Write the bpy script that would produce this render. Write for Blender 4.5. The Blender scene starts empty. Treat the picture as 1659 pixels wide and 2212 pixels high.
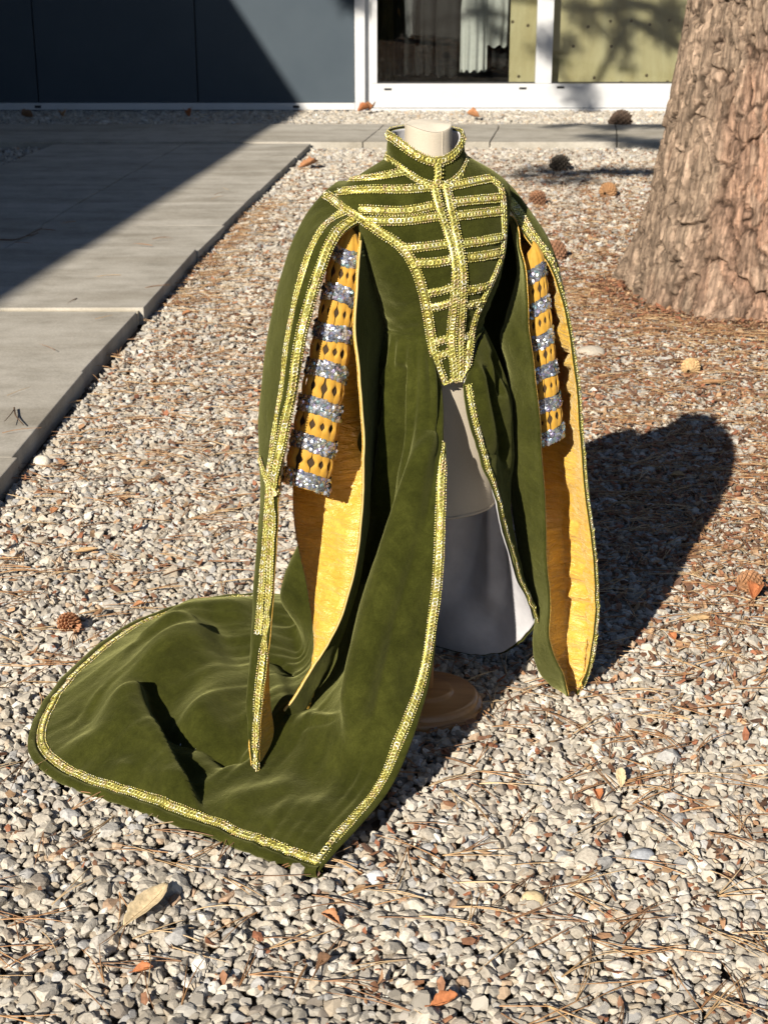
import bpy, bmesh, math, random
import numpy as np
from mathutils import Vector
from mathutils.bvhtree import BVHTree

R = math.radians
rng = np.random.default_rng(7)
random.seed(7)
scene = bpy.context.scene
col = scene.collection

# ------------------------------------------------------------------ camera
CAM_H, PITCH, FPX, CX, CY = 1.7, R(20.3), 3300.0, 829.5, 1106.0
cam_data = bpy.data.cameras.new('camera')
cam = bpy.data.objects.new('camera', cam_data)
col.objects.link(cam)
cam.location = (0, 0, CAM_H)
cam.rotation_euler = (R(90) - PITCH, 0, 0)
cam_data.sensor_fit = 'VERTICAL'
cam_data.sensor_height = 36.0
cam_data.sensor_width = 27.0
cam_data.lens = 36.0 * FPX / 2212.0
cam_data.clip_start = 0.05
cam_data.clip_end = 400
cam_data.dof.use_dof = True
cam_data.dof.focus_distance = 3.35
cam_data.dof.aperture_fstop = 11.0
scene.camera = cam

# ------------------------------------------------------------------ light
SUN_AZ, SUN_EL = R(25.4), R(27.2)        # shadows run 25 deg right of the view axis, away from the camera
world = bpy.data.worlds.new('World')
scene.world = world
world.use_nodes = True
wn = world.node_tree.nodes
wl = world.node_tree.links
bg = wn['Background']
sky = wn.new('ShaderNodeTexSky')
sky.sky_type = 'NISHITA'
sky.sun_disc = False
sky.sun_elevation = SUN_EL
sky.sun_rotation = R(180) + SUN_AZ
sky.air_density = 0.65
sky.dust_density = 0.2
sky.ozone_density = 1.0
wl.new(sky.outputs[0], bg.inputs[0])
bg.inputs[1].default_value = 0.05

sun_data = bpy.data.lights.new('sun', 'SUN')
sun_data.energy = 5.0
sun_data.angle = R(0.53)
sun_data.color = (1.0, 0.91, 0.78)
sun = bpy.data.objects.new('sun', sun_data)
col.objects.link(sun)
SUN_DIR = Vector((math.sin(SUN_AZ) * math.cos(SUN_EL), math.cos(SUN_AZ) * math.cos(SUN_EL), -math.sin(SUN_EL)))
sun.rotation_euler = SUN_DIR.to_track_quat('-Z', 'Y').to_euler()
sun.location = (-8, -14, 9)

vs = scene.view_settings
vs.view_transform = 'Standard'
vs.look = 'None'
vs.gamma = 1.0
vs.use_curve_mapping = False
vs.exposure = 0.72
try:
    scene.cycles.use_denoising = True
    scene.cycles.max_bounces = 8
    scene.cycles.transparent_max_bounces = 12
    scene.cycles.caustics_reflective = False
    scene.cycles.caustics_refractive = False
    scene.cycles.sample_clamp_indirect = 6.0
except Exception:
    pass

# ------------------------------------------------------------------ measuring helpers
CP, SP = math.cos(PITCH), math.sin(PITCH)


def atY(px, py, Y):
    """world point seen at photo position (px, py) (1659x2212 grid) and standing at distance Y"""
    u = (px - CX) / FPX
    v = (CY - py) / FPX
    t = Y / (CP + v * SP)
    return np.array([t * u, Y, CAM_H + t * (-SP + v * CP)])


def atZ(px, py, z=0.0):
    u = (px - CX) / FPX
    v = (CY - py) / FPX
    t = (CAM_H - z) / (SP - v * CP)
    return np.array([t * u, t * (CP + v * SP), z])


def proj(P):
    P = np.asarray(P, float)
    d = P - np.array([0, 0, CAM_H])
    fw = d[..., 1] * CP - d[..., 2] * SP
    up = d[..., 1] * SP + d[..., 2] * CP
    return np.stack([CX + FPX * d[..., 0] / fw, CY - FPX * up / fw], -1)


# ------------------------------------------------------------------ mesh helpers
def tag(o, label=None, cat=None, group=None, kind=None):
    if label: o['label'] = label
    if cat: o['category'] = cat
    if group: o['group'] = group
    if kind: o['kind'] = kind
    return o


def empty(name, loc, label=None, cat=None, group=None):
    o = bpy.data.objects.new(name, None)
    col.objects.link(o)
    o.location = loc
    o.empty_display_size = 0.1
    return tag(o, label, cat, group)


def link(name, me, parent=None):
    o = bpy.data.objects.new(name, me)
    col.objects.link(o)
    if parent is not None:
        o.parent = parent
        o.matrix_parent_inverse = parent_inv(parent)
    return o


def parent_inv(p):
    from mathutils import Matrix
    m = Matrix.Translation(p.location) @ p.rotation_euler.to_matrix().to_4x4()
    if p.parent is not None:
        m = Matrix.Translation(p.parent.location) @ p.parent.rotation_euler.to_matrix().to_4x4() @ p.matrix_parent_inverse @ m
        # parts carry identity transforms of their own, so this stays the thing's frame
    return m.inverted()


def raw_mesh(name, V, faces, mat=None, smooth=True, tint=None, ftint=None):
    """faces: list of int arrays of shape (n,k)"""
    V = np.asarray(V, np.float32).reshape(-1, 3)
    if not isinstance(faces, (list, tuple)):
        faces = [faces]
    faces = [np.asarray(f, np.int32) for f in faces if len(f)]
    me = bpy.data.meshes.new(name)
    nl = sum(f.size for f in faces)
    nf = sum(len(f) for f in faces)
    me.vertices.add(len(V))
    me.vertices.foreach_set('co', V.ravel())
    me.loops.add(nl)
    me.loops.foreach_set('vertex_index', np.concatenate([f.ravel() for f in faces]))
    me.polygons.add(nf)
    tot = np.concatenate([np.full(len(f), f.shape[1], np.int32) for f in faces])
    st = np.concatenate([[0], np.cumsum(tot)[:-1]]).astype(np.int32)
    me.polygons.foreach_set('loop_start', st)
    me.polygons.foreach_set('loop_total', tot)
    me.polygons.foreach_set('use_smooth', np.full(nf, smooth, bool))
    me.update(calc_edges=True)
    me.validate()
    if tint is not None:
        a = me.color_attributes.new('tint', 'FLOAT_COLOR', 'POINT')
        t = np.ones((len(V), 4), np.float32)
        t[:, :3] = tint
        a.data.foreach_set('color', t.ravel())
    if mat is not None:
        me.materials.append(mat)
    return me


def mk(name, V, faces, mat, parent=None, smooth=True, tint=None):
    return link(name, raw_mesh(name, V, faces, mat, smooth, tint), parent)


def grid_faces(nr, nc, close=False, off=0, flip=False):
    i = np.arange(nr - 1)[:, None]
    j = np.arange(nc if close else nc - 1)[None, :]
    j2 = (j + 1) % nc
    f = np.stack([i * nc + j, i * nc + j2, (i + 1) * nc + j2, (i + 1) * nc + j], -1).reshape(-1, 4) + off
    return f[:, ::-1] if flip else f


def grid_normals(P, close=False):
    if close:
        du = np.roll(P, -1, 1) - np.roll(P, 1, 1)
    else:
        du = np.gradient(P, axis=1)
    dv = np.gradient(P, axis=0)
    n = np.cross(du, dv)
    l = np.linalg.norm(n, axis=-1, keepdims=True)
    l[l < 1e-12] = 1
    return n / l


def solid_sheet(name, P, N, o1, o2, mat, parent, close=False, tint=None):
    """closed thin solid between offsets o1 (outside) and o2 (inside) of the grid P"""
    nr, nc = P.shape[:2]
    A = P + N * o1
    B = P + N * o2
    V = np.concatenate([A.reshape(-1, 3), B.reshape(-1, 3)])
    n = nr * nc
    F = [grid_faces(nr, nc, close), grid_faces(nr, nc, close, n, True)]
    j = np.arange(nc if close else nc - 1)
    j2 = (j + 1) % nc
    F.append(np.stack([j, j + n, j2 + n, j2], -1))
    b = (nr - 1) * nc
    F.append(np.stack([b + j, b + j2, b + j2 + n, b + j + n], -1))
    if not close:
        i = np.arange(nr - 1)
        F.append(np.stack([i * nc, (i + 1) * nc, (i + 1) * nc + n, i * nc + n], -1))
        e = nc - 1
        F.append(np.stack([i * nc + e, i * nc + e + n, (i + 1) * nc + e + n, (i + 1) * nc + e], -1))
    return mk(name, V, F, mat, parent, True, tint)


def spline(P, m, axis=0):
    """Catmull-Rom through P along axis, m samples, uniform parameter"""
    P = np.moveaxis(np.asarray(P, float), axis, 0)
    n = len(P)
    Q = np.concatenate([[2 * P[0] - P[1]], P, [2 * P[-1] - P[-2]]])
    s = np.linspace(0, n - 1, m)
    k = np.minimum(s.astype(int), n - 2)
    t = (s - k).reshape((-1,) + (1,) * (P.ndim - 1))
    p0, p1, p2, p3 = Q[k], Q[k + 1], Q[k + 2], Q[k + 3]
    out = 0.5 * (2 * p1 + (p2 - p0) * t + (2 * p0 - 5 * p1 + 4 * p2 - p3) * t ** 2 + (3 * p1 - p0 - 3 * p2 + p3) * t ** 3)
    return np.moveaxis(out, 0, axis)


def bspline(P, m, axis=0):
    """smoothing cubic B-spline (ends clamped)"""
    P = np.moveaxis(np.asarray(P, float), axis, 0)
    n = len(P)
    Q = np.concatenate([[2 * P[0] - P[1]], P, [2 * P[-1] - P[-2]]])
    s = np.linspace(0, n - 1, m)
    k = np.minimum(s.astype(int), n - 2)
    t = (s - k).reshape((-1,) + (1,) * (P.ndim - 1))
    p0, p1, p2, p3 = Q[k], Q[k + 1], Q[k + 2], Q[k + 3]
    out = ((1 - t) ** 3 * p0 + (3 * t ** 3 - 6 * t ** 2 + 4) * p1 + (-3 * t ** 3 + 3 * t ** 2 + 3 * t + 1) * p2 + t ** 3 * p3) / 6
    return np.moveaxis(out, 0, axis)


def resample(P, ds=None, n=None, N=None):
    P = np.asarray(P, float)
    d = np.r_[0, np.cumsum(np.linalg.norm(np.diff(P, axis=0), axis=1))]
    if n is None:
        n = max(2, int(round(d[-1] / ds)) + 1)
    s = np.linspace(0, d[-1], n)
    Q = np.stack([np.interp(s, d, P[:, k]) for k in range(3)], -1)
    if N is None:
        return Q
    M = np.stack([np.interp(s, d, N[:, k]) for k in range(3)], -1)
    M /= np.linalg.norm(M, axis=1, keepdims=True) + 1e-9
    return Q, M


def _hash(ix, iy, seed):
    h = (ix.astype(np.int64) * 374761393 + iy.astype(np.int64) * 668265263 + seed * 1442695041) & 0x7fffffff
    h = ((h ^ (h >> 13)) * 1274126177) & 0x7fffffff
    h = h ^ (h >> 16)
    return (h & 0xffff) / 65535.0


def vnoise(x, y, seed=0):
    x = np.asarray(x, float); y = np.asarray(y, float)
    ix = np.floor(x); iy = np.floor(y)
    fx = x - ix; fy = y - iy
    fx = fx * fx * fx * (fx * (fx * 6 - 15) + 10); fy = fy * fy * fy * (fy * (fy * 6 - 15) + 10)
    a = _hash(ix, iy, seed); b = _hash(ix + 1, iy, seed); c = _hash(ix, iy + 1, seed); d = _hash(ix + 1, iy + 1, seed)
    return (a * (1 - fx) + b * fx) * (1 - fy) + (c * (1 - fx) + d * fx) * fy - 0.5


def fbm(x, y, seed=0, o=3):
    s = 0; a = 1.0
    for k in range(o):
        s = s + a * vnoise(x * 2 ** k, y * 2 ** k, seed + k * 17)
        a *= 0.5
    return s


def worley(x, y, seed=0):
    ix = np.floor(x); iy = np.floor(y)
    f1 = np.full(x.shape, 9.0); f2 = np.full(x.shape, 9.0); cid = np.zeros(x.shape)
    for dx in (-1, 0, 1):
        for dy in (-1, 0, 1):
            cx = ix + dx; cy = iy + dy
            px = cx + _hash(cx, cy, seed); py = cy + _hash(cx, cy, seed + 5)
            d = np.hypot(px - x, py - y)
            c = _hash(cx, cy, seed + 9)
            nearer = d < f1
            f2 = np.where(nearer, f1, np.minimum(f2, d))
            cid = np.where(nearer, c, cid)
            f1 = np.where(nearer, d, f1)
    return f1, f2, cid


def boxverts(x0, x1, y0, y1, z0, z1):
    V = np.array([[x, y, z] for z in (z0, z1) for y in (y0, y1) for x in (x0, x1)], float)
    F = np.array([[0, 2, 3, 1], [4, 5, 7, 6], [0, 1, 5, 4], [2, 6, 7, 3], [0, 4, 6, 2], [1, 3, 7, 5]])
    return V, F


def box(name, x0, x1, y0, y1, z0, z1, mat, parent=None, bevel=0.0):
    if x1 < x0: x0, x1 = x1, x0
    if bevel <= 0:
        V, F = boxverts(x0, x1, y0, y1, z0, z1)
        return mk(name, V, F, mat, parent, False)
    bm = bmesh.new()
    V, F = boxverts(x0, x1, y0, y1, z0, z1)
    vs_ = [bm.verts.new(v) for v in V]
    for f in F: bm.faces.new([vs_[i] for i in f])
    bmesh.ops.bevel(bm, geom=bm.edges[:], offset=bevel, segments=2, profile=0.6, affect='EDGES')
    me = bpy.data.meshes.new(name); bm.to_mesh(me); bm.free()
    me.materials.append(mat)
    return link(name, me, parent)


def tube(pts, rad, seg=6):
    """verts, quads of a tube along pts with radius array"""
    pts = np.asarray(pts, float)
    n = len(pts)
    rad = np.broadcast_to(np.asarray(rad, float), (n,))
    t = np.gradient(pts, axis=0)
    t /= np.linalg.norm(t, axis=1, keepdims=True) + 1e-9
    ref = np.array([0, 0, 1.0])
    if abs(t[:, 2]).mean() > 0.8: ref = np.array([1.0, 0, 0])
    a = np.cross(t, ref); a /= np.linalg.norm(a, axis=1, keepdims=True) + 1e-9
    b = np.cross(t, a)
    ang = np.linspace(0, 2 * np.pi, seg, endpoint=False)
    V = pts[:, None] + rad[:, None, None] * (a[:, None] * np.cos(ang)[None, :, None] + b[:, None] * np.sin(ang)[None, :, None])
    F = grid_faces(n, seg, True)
    return V.reshape(-1, 3), F


class Joiner:
    """gathers pieces of ONE part"""
    def __init__(s): s.V = []; s.F = {}; s.T = []; s.n = 0
    def add(s, V, F, tint=None):
        V = np.asarray(V, float).reshape(-1, 3)
        fs = F if isinstance(F, list) else [F]
        for f in fs:
            f = np.asarray(f)
            s.F.setdefault(f.shape[1], []).append(f + s.n)
        s.V.append(V)
        if tint is not None: s.T.append(np.broadcast_to(np.asarray(tint, float), (len(V), 3)))
        s.n += len(V)
    def build(s, name, mat, parent=None, smooth=True):
        F = [np.concatenate(v) for v in s.F.values()]
        return mk(name, np.concatenate(s.V), F, mat, parent, smooth, np.concatenate(s.T) if s.T else None)


# ------------------------------------------------------------------ materials
def new_mat(name):
    m = bpy.data.materials.new(name)
    m.use_nodes = True
    nt = m.node_tree
    return m, nt, nt.nodes, nt.links, nt.nodes['Principled BSDF']


def setin(b, **kw):
    names = dict(base='Base Color', rough='Roughness', metal='Metallic', spec='Specular IOR Level', sheen='Sheen Weight',
                 sheen_r='Sheen Roughness', sheen_t='Sheen Tint', coat='Coat Weight', trans='Transmission Weight')
    for k, v in kw.items():
        i = b.inputs[names[k]]
        i.default_value = (*v, 1) if isinstance(v, tuple) and len(v) == 3 else v


def noise_node(n, l, scale, detail=4, rough=0.6, coord='Object', stretch=None, dist=0.0):
    tc = n.new('ShaderNodeTexCoord')
    src = tc.outputs[coord]
    if stretch:
        mp = n.new('ShaderNodeMapping')
        mp.inputs['Scale'].default_value = stretch
        l.new(src, mp.inputs[0]); src = mp.outputs[0]
    t = n.new('ShaderNodeTexNoise')
    t.inputs['Scale'].default_value = scale
    t.inputs['Detail'].default_value = detail
    t.inputs['Roughness'].default_value = rough
    t.inputs['Distortion'].default_value = dist
    l.new(src, t.inputs['Vector'])
    return t


def ramp(n, l, fac, stops):
    r = n.new('ShaderNodeValToRGB')
    e = r.color_ramp.elements
    while len(e) < len(stops): e.new(0.5)
    for k, (p, c) in enumerate(stops):
        e[k].position = p; e[k].color = (*c, 1)
    l.new(fac, r.inputs[0])
    return r


def mixc(n, l, a, b, fac, mode='MIX'):
    m = n.new('ShaderNodeMix'); m.data_type = 'RGBA'; m.blend_type = mode
    if isinstance(fac, (int, float)): m.inputs[0].default_value = fac
    else: l.new(fac, m.inputs[0])
    for k, s in ((6, a), (7, b)):
        if isinstance(s, tuple): m.inputs[k].default_value = (*s, 1)
        else: l.new(s, m.inputs[k])
    return m.outputs[2]


def bump(n, l, b, h, strength, dist, prev=None):
    bp = n.new('ShaderNodeBump')
    bp.inputs['Strength'].default_value = strength
    bp.inputs['Distance'].default_value = dist
    l.new(h, bp.inputs['Height'])
    if prev is not None: l.new(prev.outputs[0], bp.inputs['Normal'])
    l.new(bp.outputs[0], b.inputs['Normal'])
    return bp


def simple(name, c0, c1, scale, rough=0.7, bstr=0.3, bdist=0.002, stretch=None, detail=5, **kw):
    m, nt, n, l, b = new_mat(name)
    t = noise_node(n, l, scale, detail, 0.6, stretch=stretch)
    r = ramp(n, l, t.outputs[0], [(0.3, c0), (0.7, c1)])
    l.new(r.outputs[0], b.inputs['Base Color'])
    setin(b, rough=rough, **kw)
    if bstr: bump(n, l, b, t.outputs[0], bstr, bdist)
    return m


def tinted(name, rough=0.8, nscale=120, lo=0.72, hi=1.2, bstr=0.5, bdist=0.002, **kw):
    m, nt, n, l, b = new_mat(name)
    a = n.new('ShaderNodeAttribute'); a.attribute_name = 'tint'
    t = noise_node(n, l, nscale, 5, 0.65)
    r = ramp(n, l, t.outputs[0], [(0.28, (lo,) * 3), (0.72, (hi,) * 3)])
    l.new(mixc(n, l, a.outputs['Color'], r.outputs[0], 1.0, 'MULTIPLY'), b.inputs['Base Color'])
    setin(b, rough=rough, **kw)
    if bstr: bump(n, l, b, t.outputs[0], bstr, bdist)
    return m


def mat_velvet():
    m, nt, n, l, b = new_mat('olive_velvet')
    big = noise_node(n, l, 7, 6, 0.7, dist=1.2)
    mid = noise_node(n, l, 42, 5, 0.65, dist=0.8)
    fine = noise_node(n, l, 480, 3, 0.6)
    r = ramp(n, l, big.outputs[0], [(0.28, (0.0185, 0.0210, 0.0040)), (0.5, (0.0290, 0.0320, 0.0060)), (0.72, (0.045, 0.0485, 0.0095))])
    rm = ramp(n, l, mid.outputs[0], [(0.3, (0.82,) * 3), (0.7, (1.2,) * 3)])
    r2 = ramp(n, l, fine.outputs[0], [(0.3, (0.72,) * 3), (0.7, (1.28,) * 3)])
    c = mixc(n, l, r.outputs[0], rm.outputs[0], 1.0, 'MULTIPLY')
    l.new(mixc(n, l, c, r2.outputs[0], 1.0, 'MULTIPLY'), b.inputs['Base Color'])
    setin(b, rough=0.95, spec=0.02, sheen=0.48, sheen_r=0.46, sheen_t=(0.49, 0.50, 0.20))
    p = bump(n, l, b, mid.outputs[0], 0.35, 0.006)
    bump(n, l, b, fine.outputs[0], 0.5, 0.0018, p)
    return m


def mat_gold_lining():
    m, nt, n, l, b = new_mat('gold_satin_lining')
    t = noise_node(n, l, 30, 6, 0.7, stretch=(0.8, 0.8, 1.5), dist=0.8)
    cr = noise_node(n, l, 22, 4, 0.6, stretch=(0.55, 0.55, 3.2), dist=1.4)
    fib = noise_node(n, l, 120, 3, 0.6, stretch=(6, 6, 0.35))
    r = ramp(n, l, t.outputs[0], [(0.3, (0.54, 0.31, 0.038)), (0.7, (0.72, 0.45, 0.085))])
    r2 = ramp(n, l, fib.outputs[0], [(0.3, (0.85,) * 3), (0.7, (1.15,) * 3)])
    l.new(mixc(n, l, r.outputs[0], r2.outputs[0], 1.0, 'MULTIPLY'), b.inputs['Base Color'])
    setin(b, rough=0.27, spec=0.9, sheen=0.5, sheen_r=0.3, sheen_t=(1.0, 0.85, 0.5))
    p = bump(n, l, b, cr.outputs[0], 0.75, 0.016)
    p = bump(n, l, b, t.outputs[0], 0.5, 0.008, p)
    bump(n, l, b, fib.outputs[0], 0.35, 0.0012, p)
    return m


def mat_bark():
    m, nt, n, l, b = new_mat('pine_bark')
    a = n.new('ShaderNodeAttribute'); a.attribute_name = 'tint'
    t = noise_node(n, l, 46, 8, 0.75, stretch=(1, 1, 0.2), dist=0.8)
    r = ramp(n, l, t.outputs[0], [(0.32, (0.40, 0.33, 0.29)), (0.44, (0.85, 0.82, 0.80)), (0.58, (1.05, 1.02, 1.0)), (0.72, (1.4, 1.32, 1.25))])
    l.new(mixc(n, l, a.outputs['Color'], r.outputs[0], 1.0, 'MULTIPLY'), b.inputs['Base Color'])
    setin(b, rough=0.9, spec=0.2)
    p = bump(n, l, b, t.outputs[0], 1.0, 0.03)
    f = noise_node(n, l, 160, 4, 0.7, stretch=(1, 1, 0.4))
    bump(n, l, b, f.outputs[0], 0.9, 0.008, p)
    return m


def mat_ground():
    m, nt, n, l, b = new_mat('gravel_bed')
    tc = n.new('ShaderNodeTexCoord')
    v = n.new('ShaderNodeTexVoronoi'); v.inputs['Scale'].default_value = 38
    l.new(tc.outputs['Object'], v.inputs['Vector'])
    t = noise_node(n, l, 3, 5)
    r = ramp(n, l, v.outputs['Color'], [(0.2, (0.10, 0.080, 0.060)), (0.6, (0.20, 0.17, 0.135)), (0.9, (0.30, 0.27, 0.23))])
    r2 = ramp(n, l, t.outputs[0], [(0.3, (0.75, 0.7, 0.65)), (0.7, (1.1, 1.1, 1.1))])
    l.new(mixc(n, l, r.outputs[0], r2.outputs[0], 1.0, 'MULTIPLY'), b.inputs['Base Color'])
    setin(b, rough=0.95, spec=0.2)
    inv = n.new('ShaderNodeMath'); inv.operation = 'SUBTRACT'; inv.inputs[0].default_value = 1.0
    l.new(v.outputs['Distance'], inv.inputs[1])
    bump(n, l, b, inv.outputs[0], 0.8, 0.015)
    return m


def mat_concrete():
    m, nt, n, l, b = new_mat('paving_concrete')
    t = noise_node(n, l, 5, 7, 0.68)
    s = noise_node(n, l, 90, 4, 0.7)
    k = noise_node(n, l, 1.2, 4, 0.6, stretch=(0.5, 3.0, 1), dist=0.5)
    r = ramp(n, l, t.outputs[0], [(0.28, (0.32, 0.30, 0.255)), (0.5, (0.42, 0.395, 0.345)), (0.75, (0.50, 0.475, 0.42))])
    r2 = ramp(n, l, s.outputs[0], [(0.3, (0.82,) * 3), (0.65, (1.08,) * 3)])
    r3 = ramp(n, l, k.outputs[0], [(0.35, (0.72, 0.70, 0.66)), (0.6, (1.05, 1.05, 1.05))])
    c = mixc(n, l, r.outputs[0], r2.outputs[0], 1.0, 'MULTIPLY')
    l.new(mixc(n, l, c, r3.outputs[0], 0.8, 'MULTIPLY'), b.inputs['Base Color'])
    setin(b, rough=0.85, spec=0.3)
    p = bump(n, l, b, t.outputs[0], 0.3, 0.01)
    bump(n, l, b, s.outputs[0], 0.4, 0.002, p)
    return m


def mat_wood(name, c0, c1, scale=14, rough=0.45, stretch=(1, 1, 0.1), coat=0.0):
    m, nt, n, l, b = new_mat(name)
    t = noise_node(n, l, scale, 5, 0.6, stretch=stretch, dist=1.5)
    r = ramp(n, l, t.outputs[0], [(0.3, c0), (0.7, c1)])
    l.new(r.outputs[0], b.inputs['Base Color'])
    setin(b, rough=rough, coat=coat)
    bump(n, l, b, t.outputs[0], 0.15, 0.002)
    return m


def mat_glass():
    m, nt, n, l, b = new_mat('window_glass')
    n.remove(b)
    tr = n.new('ShaderNodeBsdfTransparent'); tr.inputs[0].default_value = (0.86, 0.88, 0.86, 1)
    gl = n.new('ShaderNodeBsdfGlossy'); gl.inputs['Roughness'].default_value = 0.01
    lw = n.new('ShaderNodeFresnel'); lw.inputs[0].default_value = 1.5
    ad = n.new('ShaderNodeMath'); ad.operation = 'MULTIPLY_ADD'; ad.inputs[1].default_value = 1.6; ad.inputs[2].default_value = 0.02
    l.new(lw.outputs[0], ad.inputs[0])
    mx = n.new('ShaderNodeMixShader')
    l.new(ad.outputs[0], mx.inputs[0]); l.new(tr.outputs[0], mx.inputs[1]); l.new(gl.outputs[0], mx.inputs[2])
    l.new(mx.outputs[0], n['Material Output'].inputs[0])
    return m


M = dict(
    velvet=mat_velvet(), gold=mat_gold_lining(), bark=mat_bark(), ground=mat_ground(), concrete=mat_concrete(), glass=mat_glass(),
    stone=tinted('crushed_stone', 0.85, 150, 0.72, 1.22, 0.6, 0.003, spec=0.25),
    litter=tinted('dry_litter', 0.7, 140, 0.7, 1.25, 0.4, 0.002, spec=0.3),
    braid=tinted('gold_metal_braid', 0.36, 350, 0.6, 1.3, 0.0, 0.0, metal=0.58),
    sequin=tinted('silver_sequins', 0.22, 200, 0.9, 1.1, 0.0, 0.0, metal=0.8),
    cone=tinted('pine_cone_scales', 0.75, 200, 0.7, 1.2, 0.4, 0.002),
    yellow=simple('yellow_cotton', (0.38, 0.200, 0.014), (0.50, 0.275, 0.026), 60, 0.75, 0.25, 0.002, sheen=0.2),
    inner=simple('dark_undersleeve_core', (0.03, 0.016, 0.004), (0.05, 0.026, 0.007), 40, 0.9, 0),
    white_lining=simple('white_cotton_lining', (0.50, 0.50, 0.53), (0.60, 0.60, 0.63), 22, 0.85, 0.3, 0.004),
    linen=simple('cream_linen', (0.42, 0.37, 0.29), (0.50, 0.445, 0.36), 300, 0.9, 0.3, 0.001, stretch=(1, 1, 3)),
    base_wood=mat_wood('turned_wood', (0.30, 0.135, 0.04), (0.42, 0.21, 0.07), 10, 0.4, (0.25, 3, 1), 0.2),
    white_metal=simple('white_painted_metal', (0.50, 0.51, 0.52), (0.57, 0.58, 0.59), 3, 0.4, 0.05, 0.002),
    panel=simple('slate_blue_panel', (0.050, 0.067, 0.084), (0.058, 0.076, 0.093), 2.2, 0.5, 0.05, 0.002, spec=0.15),
    plinth=simple('grey_plinth', (0.35, 0.35, 0.34), (0.45, 0.45, 0.43), 6, 0.8, 0.3, 0.004),
    dark=simple('dark_gasket', (0.010, 0.010, 0.012), (0.02, 0.02, 0.022), 20, 0.7, 0),
    ply=mat_wood('plywood', (0.58, 0.49, 0.27), (0.74, 0.66, 0.42), 5, 0.7, (1, 1, 0.14)),
    plug=simple('plug_brown', (0.12, 0.09, 0.05), (0.17, 0.13, 0.08), 60, 0.8, 0),
    room=simple('unlit_room_tone', (0.05, 0.05, 0.05), (0.065, 0.063, 0.06), 3, 0.9, 0),  # dark colour stands in for the interior being unlit
    black_cloth=simple('black_cloth', (0.008, 0.008, 0.010), (0.014, 0.014, 0.016), 60, 0.9, 0.2, 0.003),
    brown_cloth=simple('brown_cloth', (0.045, 0.033, 0.014), (0.06, 0.045, 0.02), 60, 0.9, 0.2, 0.003),
    grey_cloth=simple('grey_cloth', (0.10, 0.10, 0.11), (0.14, 0.14, 0.15), 60, 0.9, 0.2, 0.003),
    white_cloth=simple('white_lace', (0.55, 0.56, 0.56), (0.72, 0.73, 0.73), 70, 0.9, 0.5, 0.004),
    needle=tinted('pine_needle_dry', 0.55, 60, 0.8, 1.15, 0.0, 0.0, spec=0.4),
    foliage=simple('pine_foliage', (0.035, 0.06, 0.02), (0.06, 0.09, 0.03), 8, 0.7, 0),
    roof=simple('roof_sheet', (0.2, 0.2, 0.2), (0.26, 0.26, 0.25), 4, 0.7, 0),
)

# ------------------------------------------------------------------ ground
ground = mk('ground', [[-60, -30, -0.022], [60, -30, -0.022], [60, 90, -0.022], [-60, 90, -0.022]], np.array([[0, 1, 2, 3]]), M['ground'], None, False)
tag(ground, 'pale crushed gravel ground scattered with pine litter', kind='structure')

YW = 17.2                                    # wall plane


def path_right(y): return np.interp(y, [1.5, 4.78, 6.07, 7.21, 8.74, 10.5, 13.95], [-1.42, -1.274, -1.230, -1.165, -1.090, -0.955, -0.673])
def path_left(y): return path_right(y) - 2.28


# ------------------------------------------------------------------ paved path (slabs are parts of the path)
path = empty('paved_path', (0, 0, 0)); tag(path, 'grey concrete slab path running along the left towards the building', kind='structure')
rows_y = [1.6, 2.75, 3.85, 4.95, 6.07, 7.21, 8.74, 9.62, 10.5, 11.1, 12.05, 13.0, 13.93]
slab_top = 0.068
srng = random.Random(3)


def slab(quad, top, parent, th=0.085, bev=0.004):
    bm = bmesh.new()
    lo = [bm.verts.new((x, y, top - th)) for x, y in quad]
    hi = [bm.verts.new((x, y, top)) for x, y in quad]
    bm.faces.new(lo[::-1]); bm.faces.new(hi)
    for k in range(4): bm.faces.new([lo[k], lo[(k + 1) % 4], hi[(k + 1) % 4], hi[k]])
    bmesh.ops.bevel(bm, geom=bm.edges[:], offset=bev, segments=2, profile=0.5, affect='EDGES')
    tilt = (srng.uniform(-.003, .003), srng.uniform(-.003, .003))
    c = np.mean(quad, axis=0)
    for v in bm.verts: v.co.z += tilt[0] * (v.co.x - c[0]) + tilt[1] * (v.co.y - c[1])
    me = bpy.data.meshes.new('slab'); bm.to_mesh(me); bm.free()
    me.materials.append(M['concrete'])
    return link('slab', me, parent)


for k in range(len(rows_y) - 1):
    y0, y1 = rows_y[k] + 0.002, rows_y[k + 1] - 0.002
    if k == 4: y1 -= 0.03
    j = srng.uniform(-0.032, 0.032)
    top = slab_top + .004 - .0016 * k + (0.012 if k == 5 else 0)
    a0, a1 = path_right(y0) + j, path_right(y1) + j
    m0, m1 = a0 - 1.135, a1 - 1.135
    slab([(m0 + .005, y0), (a0, y0), (a1, y1), (m1 + .005, y1)], top, path)
    slab([(m0 - 1.14, y0), (m0 - .005, y0), (m1 - .005, y1), (m1 - 1.14, y1)], top + srng.uniform(-.003, .003), path)
# pale filler between two slab rows
mk('joint_filler', *boxverts(-4.0, path_right(7.2) - 0.01, 7.168, 7.212, 0.0, slab_top - 0.004), simple('pale_joint', (0.45, 0.40, 0.30), (0.60, 0.55, 0.45), 30, 0.9, 0.4, 0.004), path, False)
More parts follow.
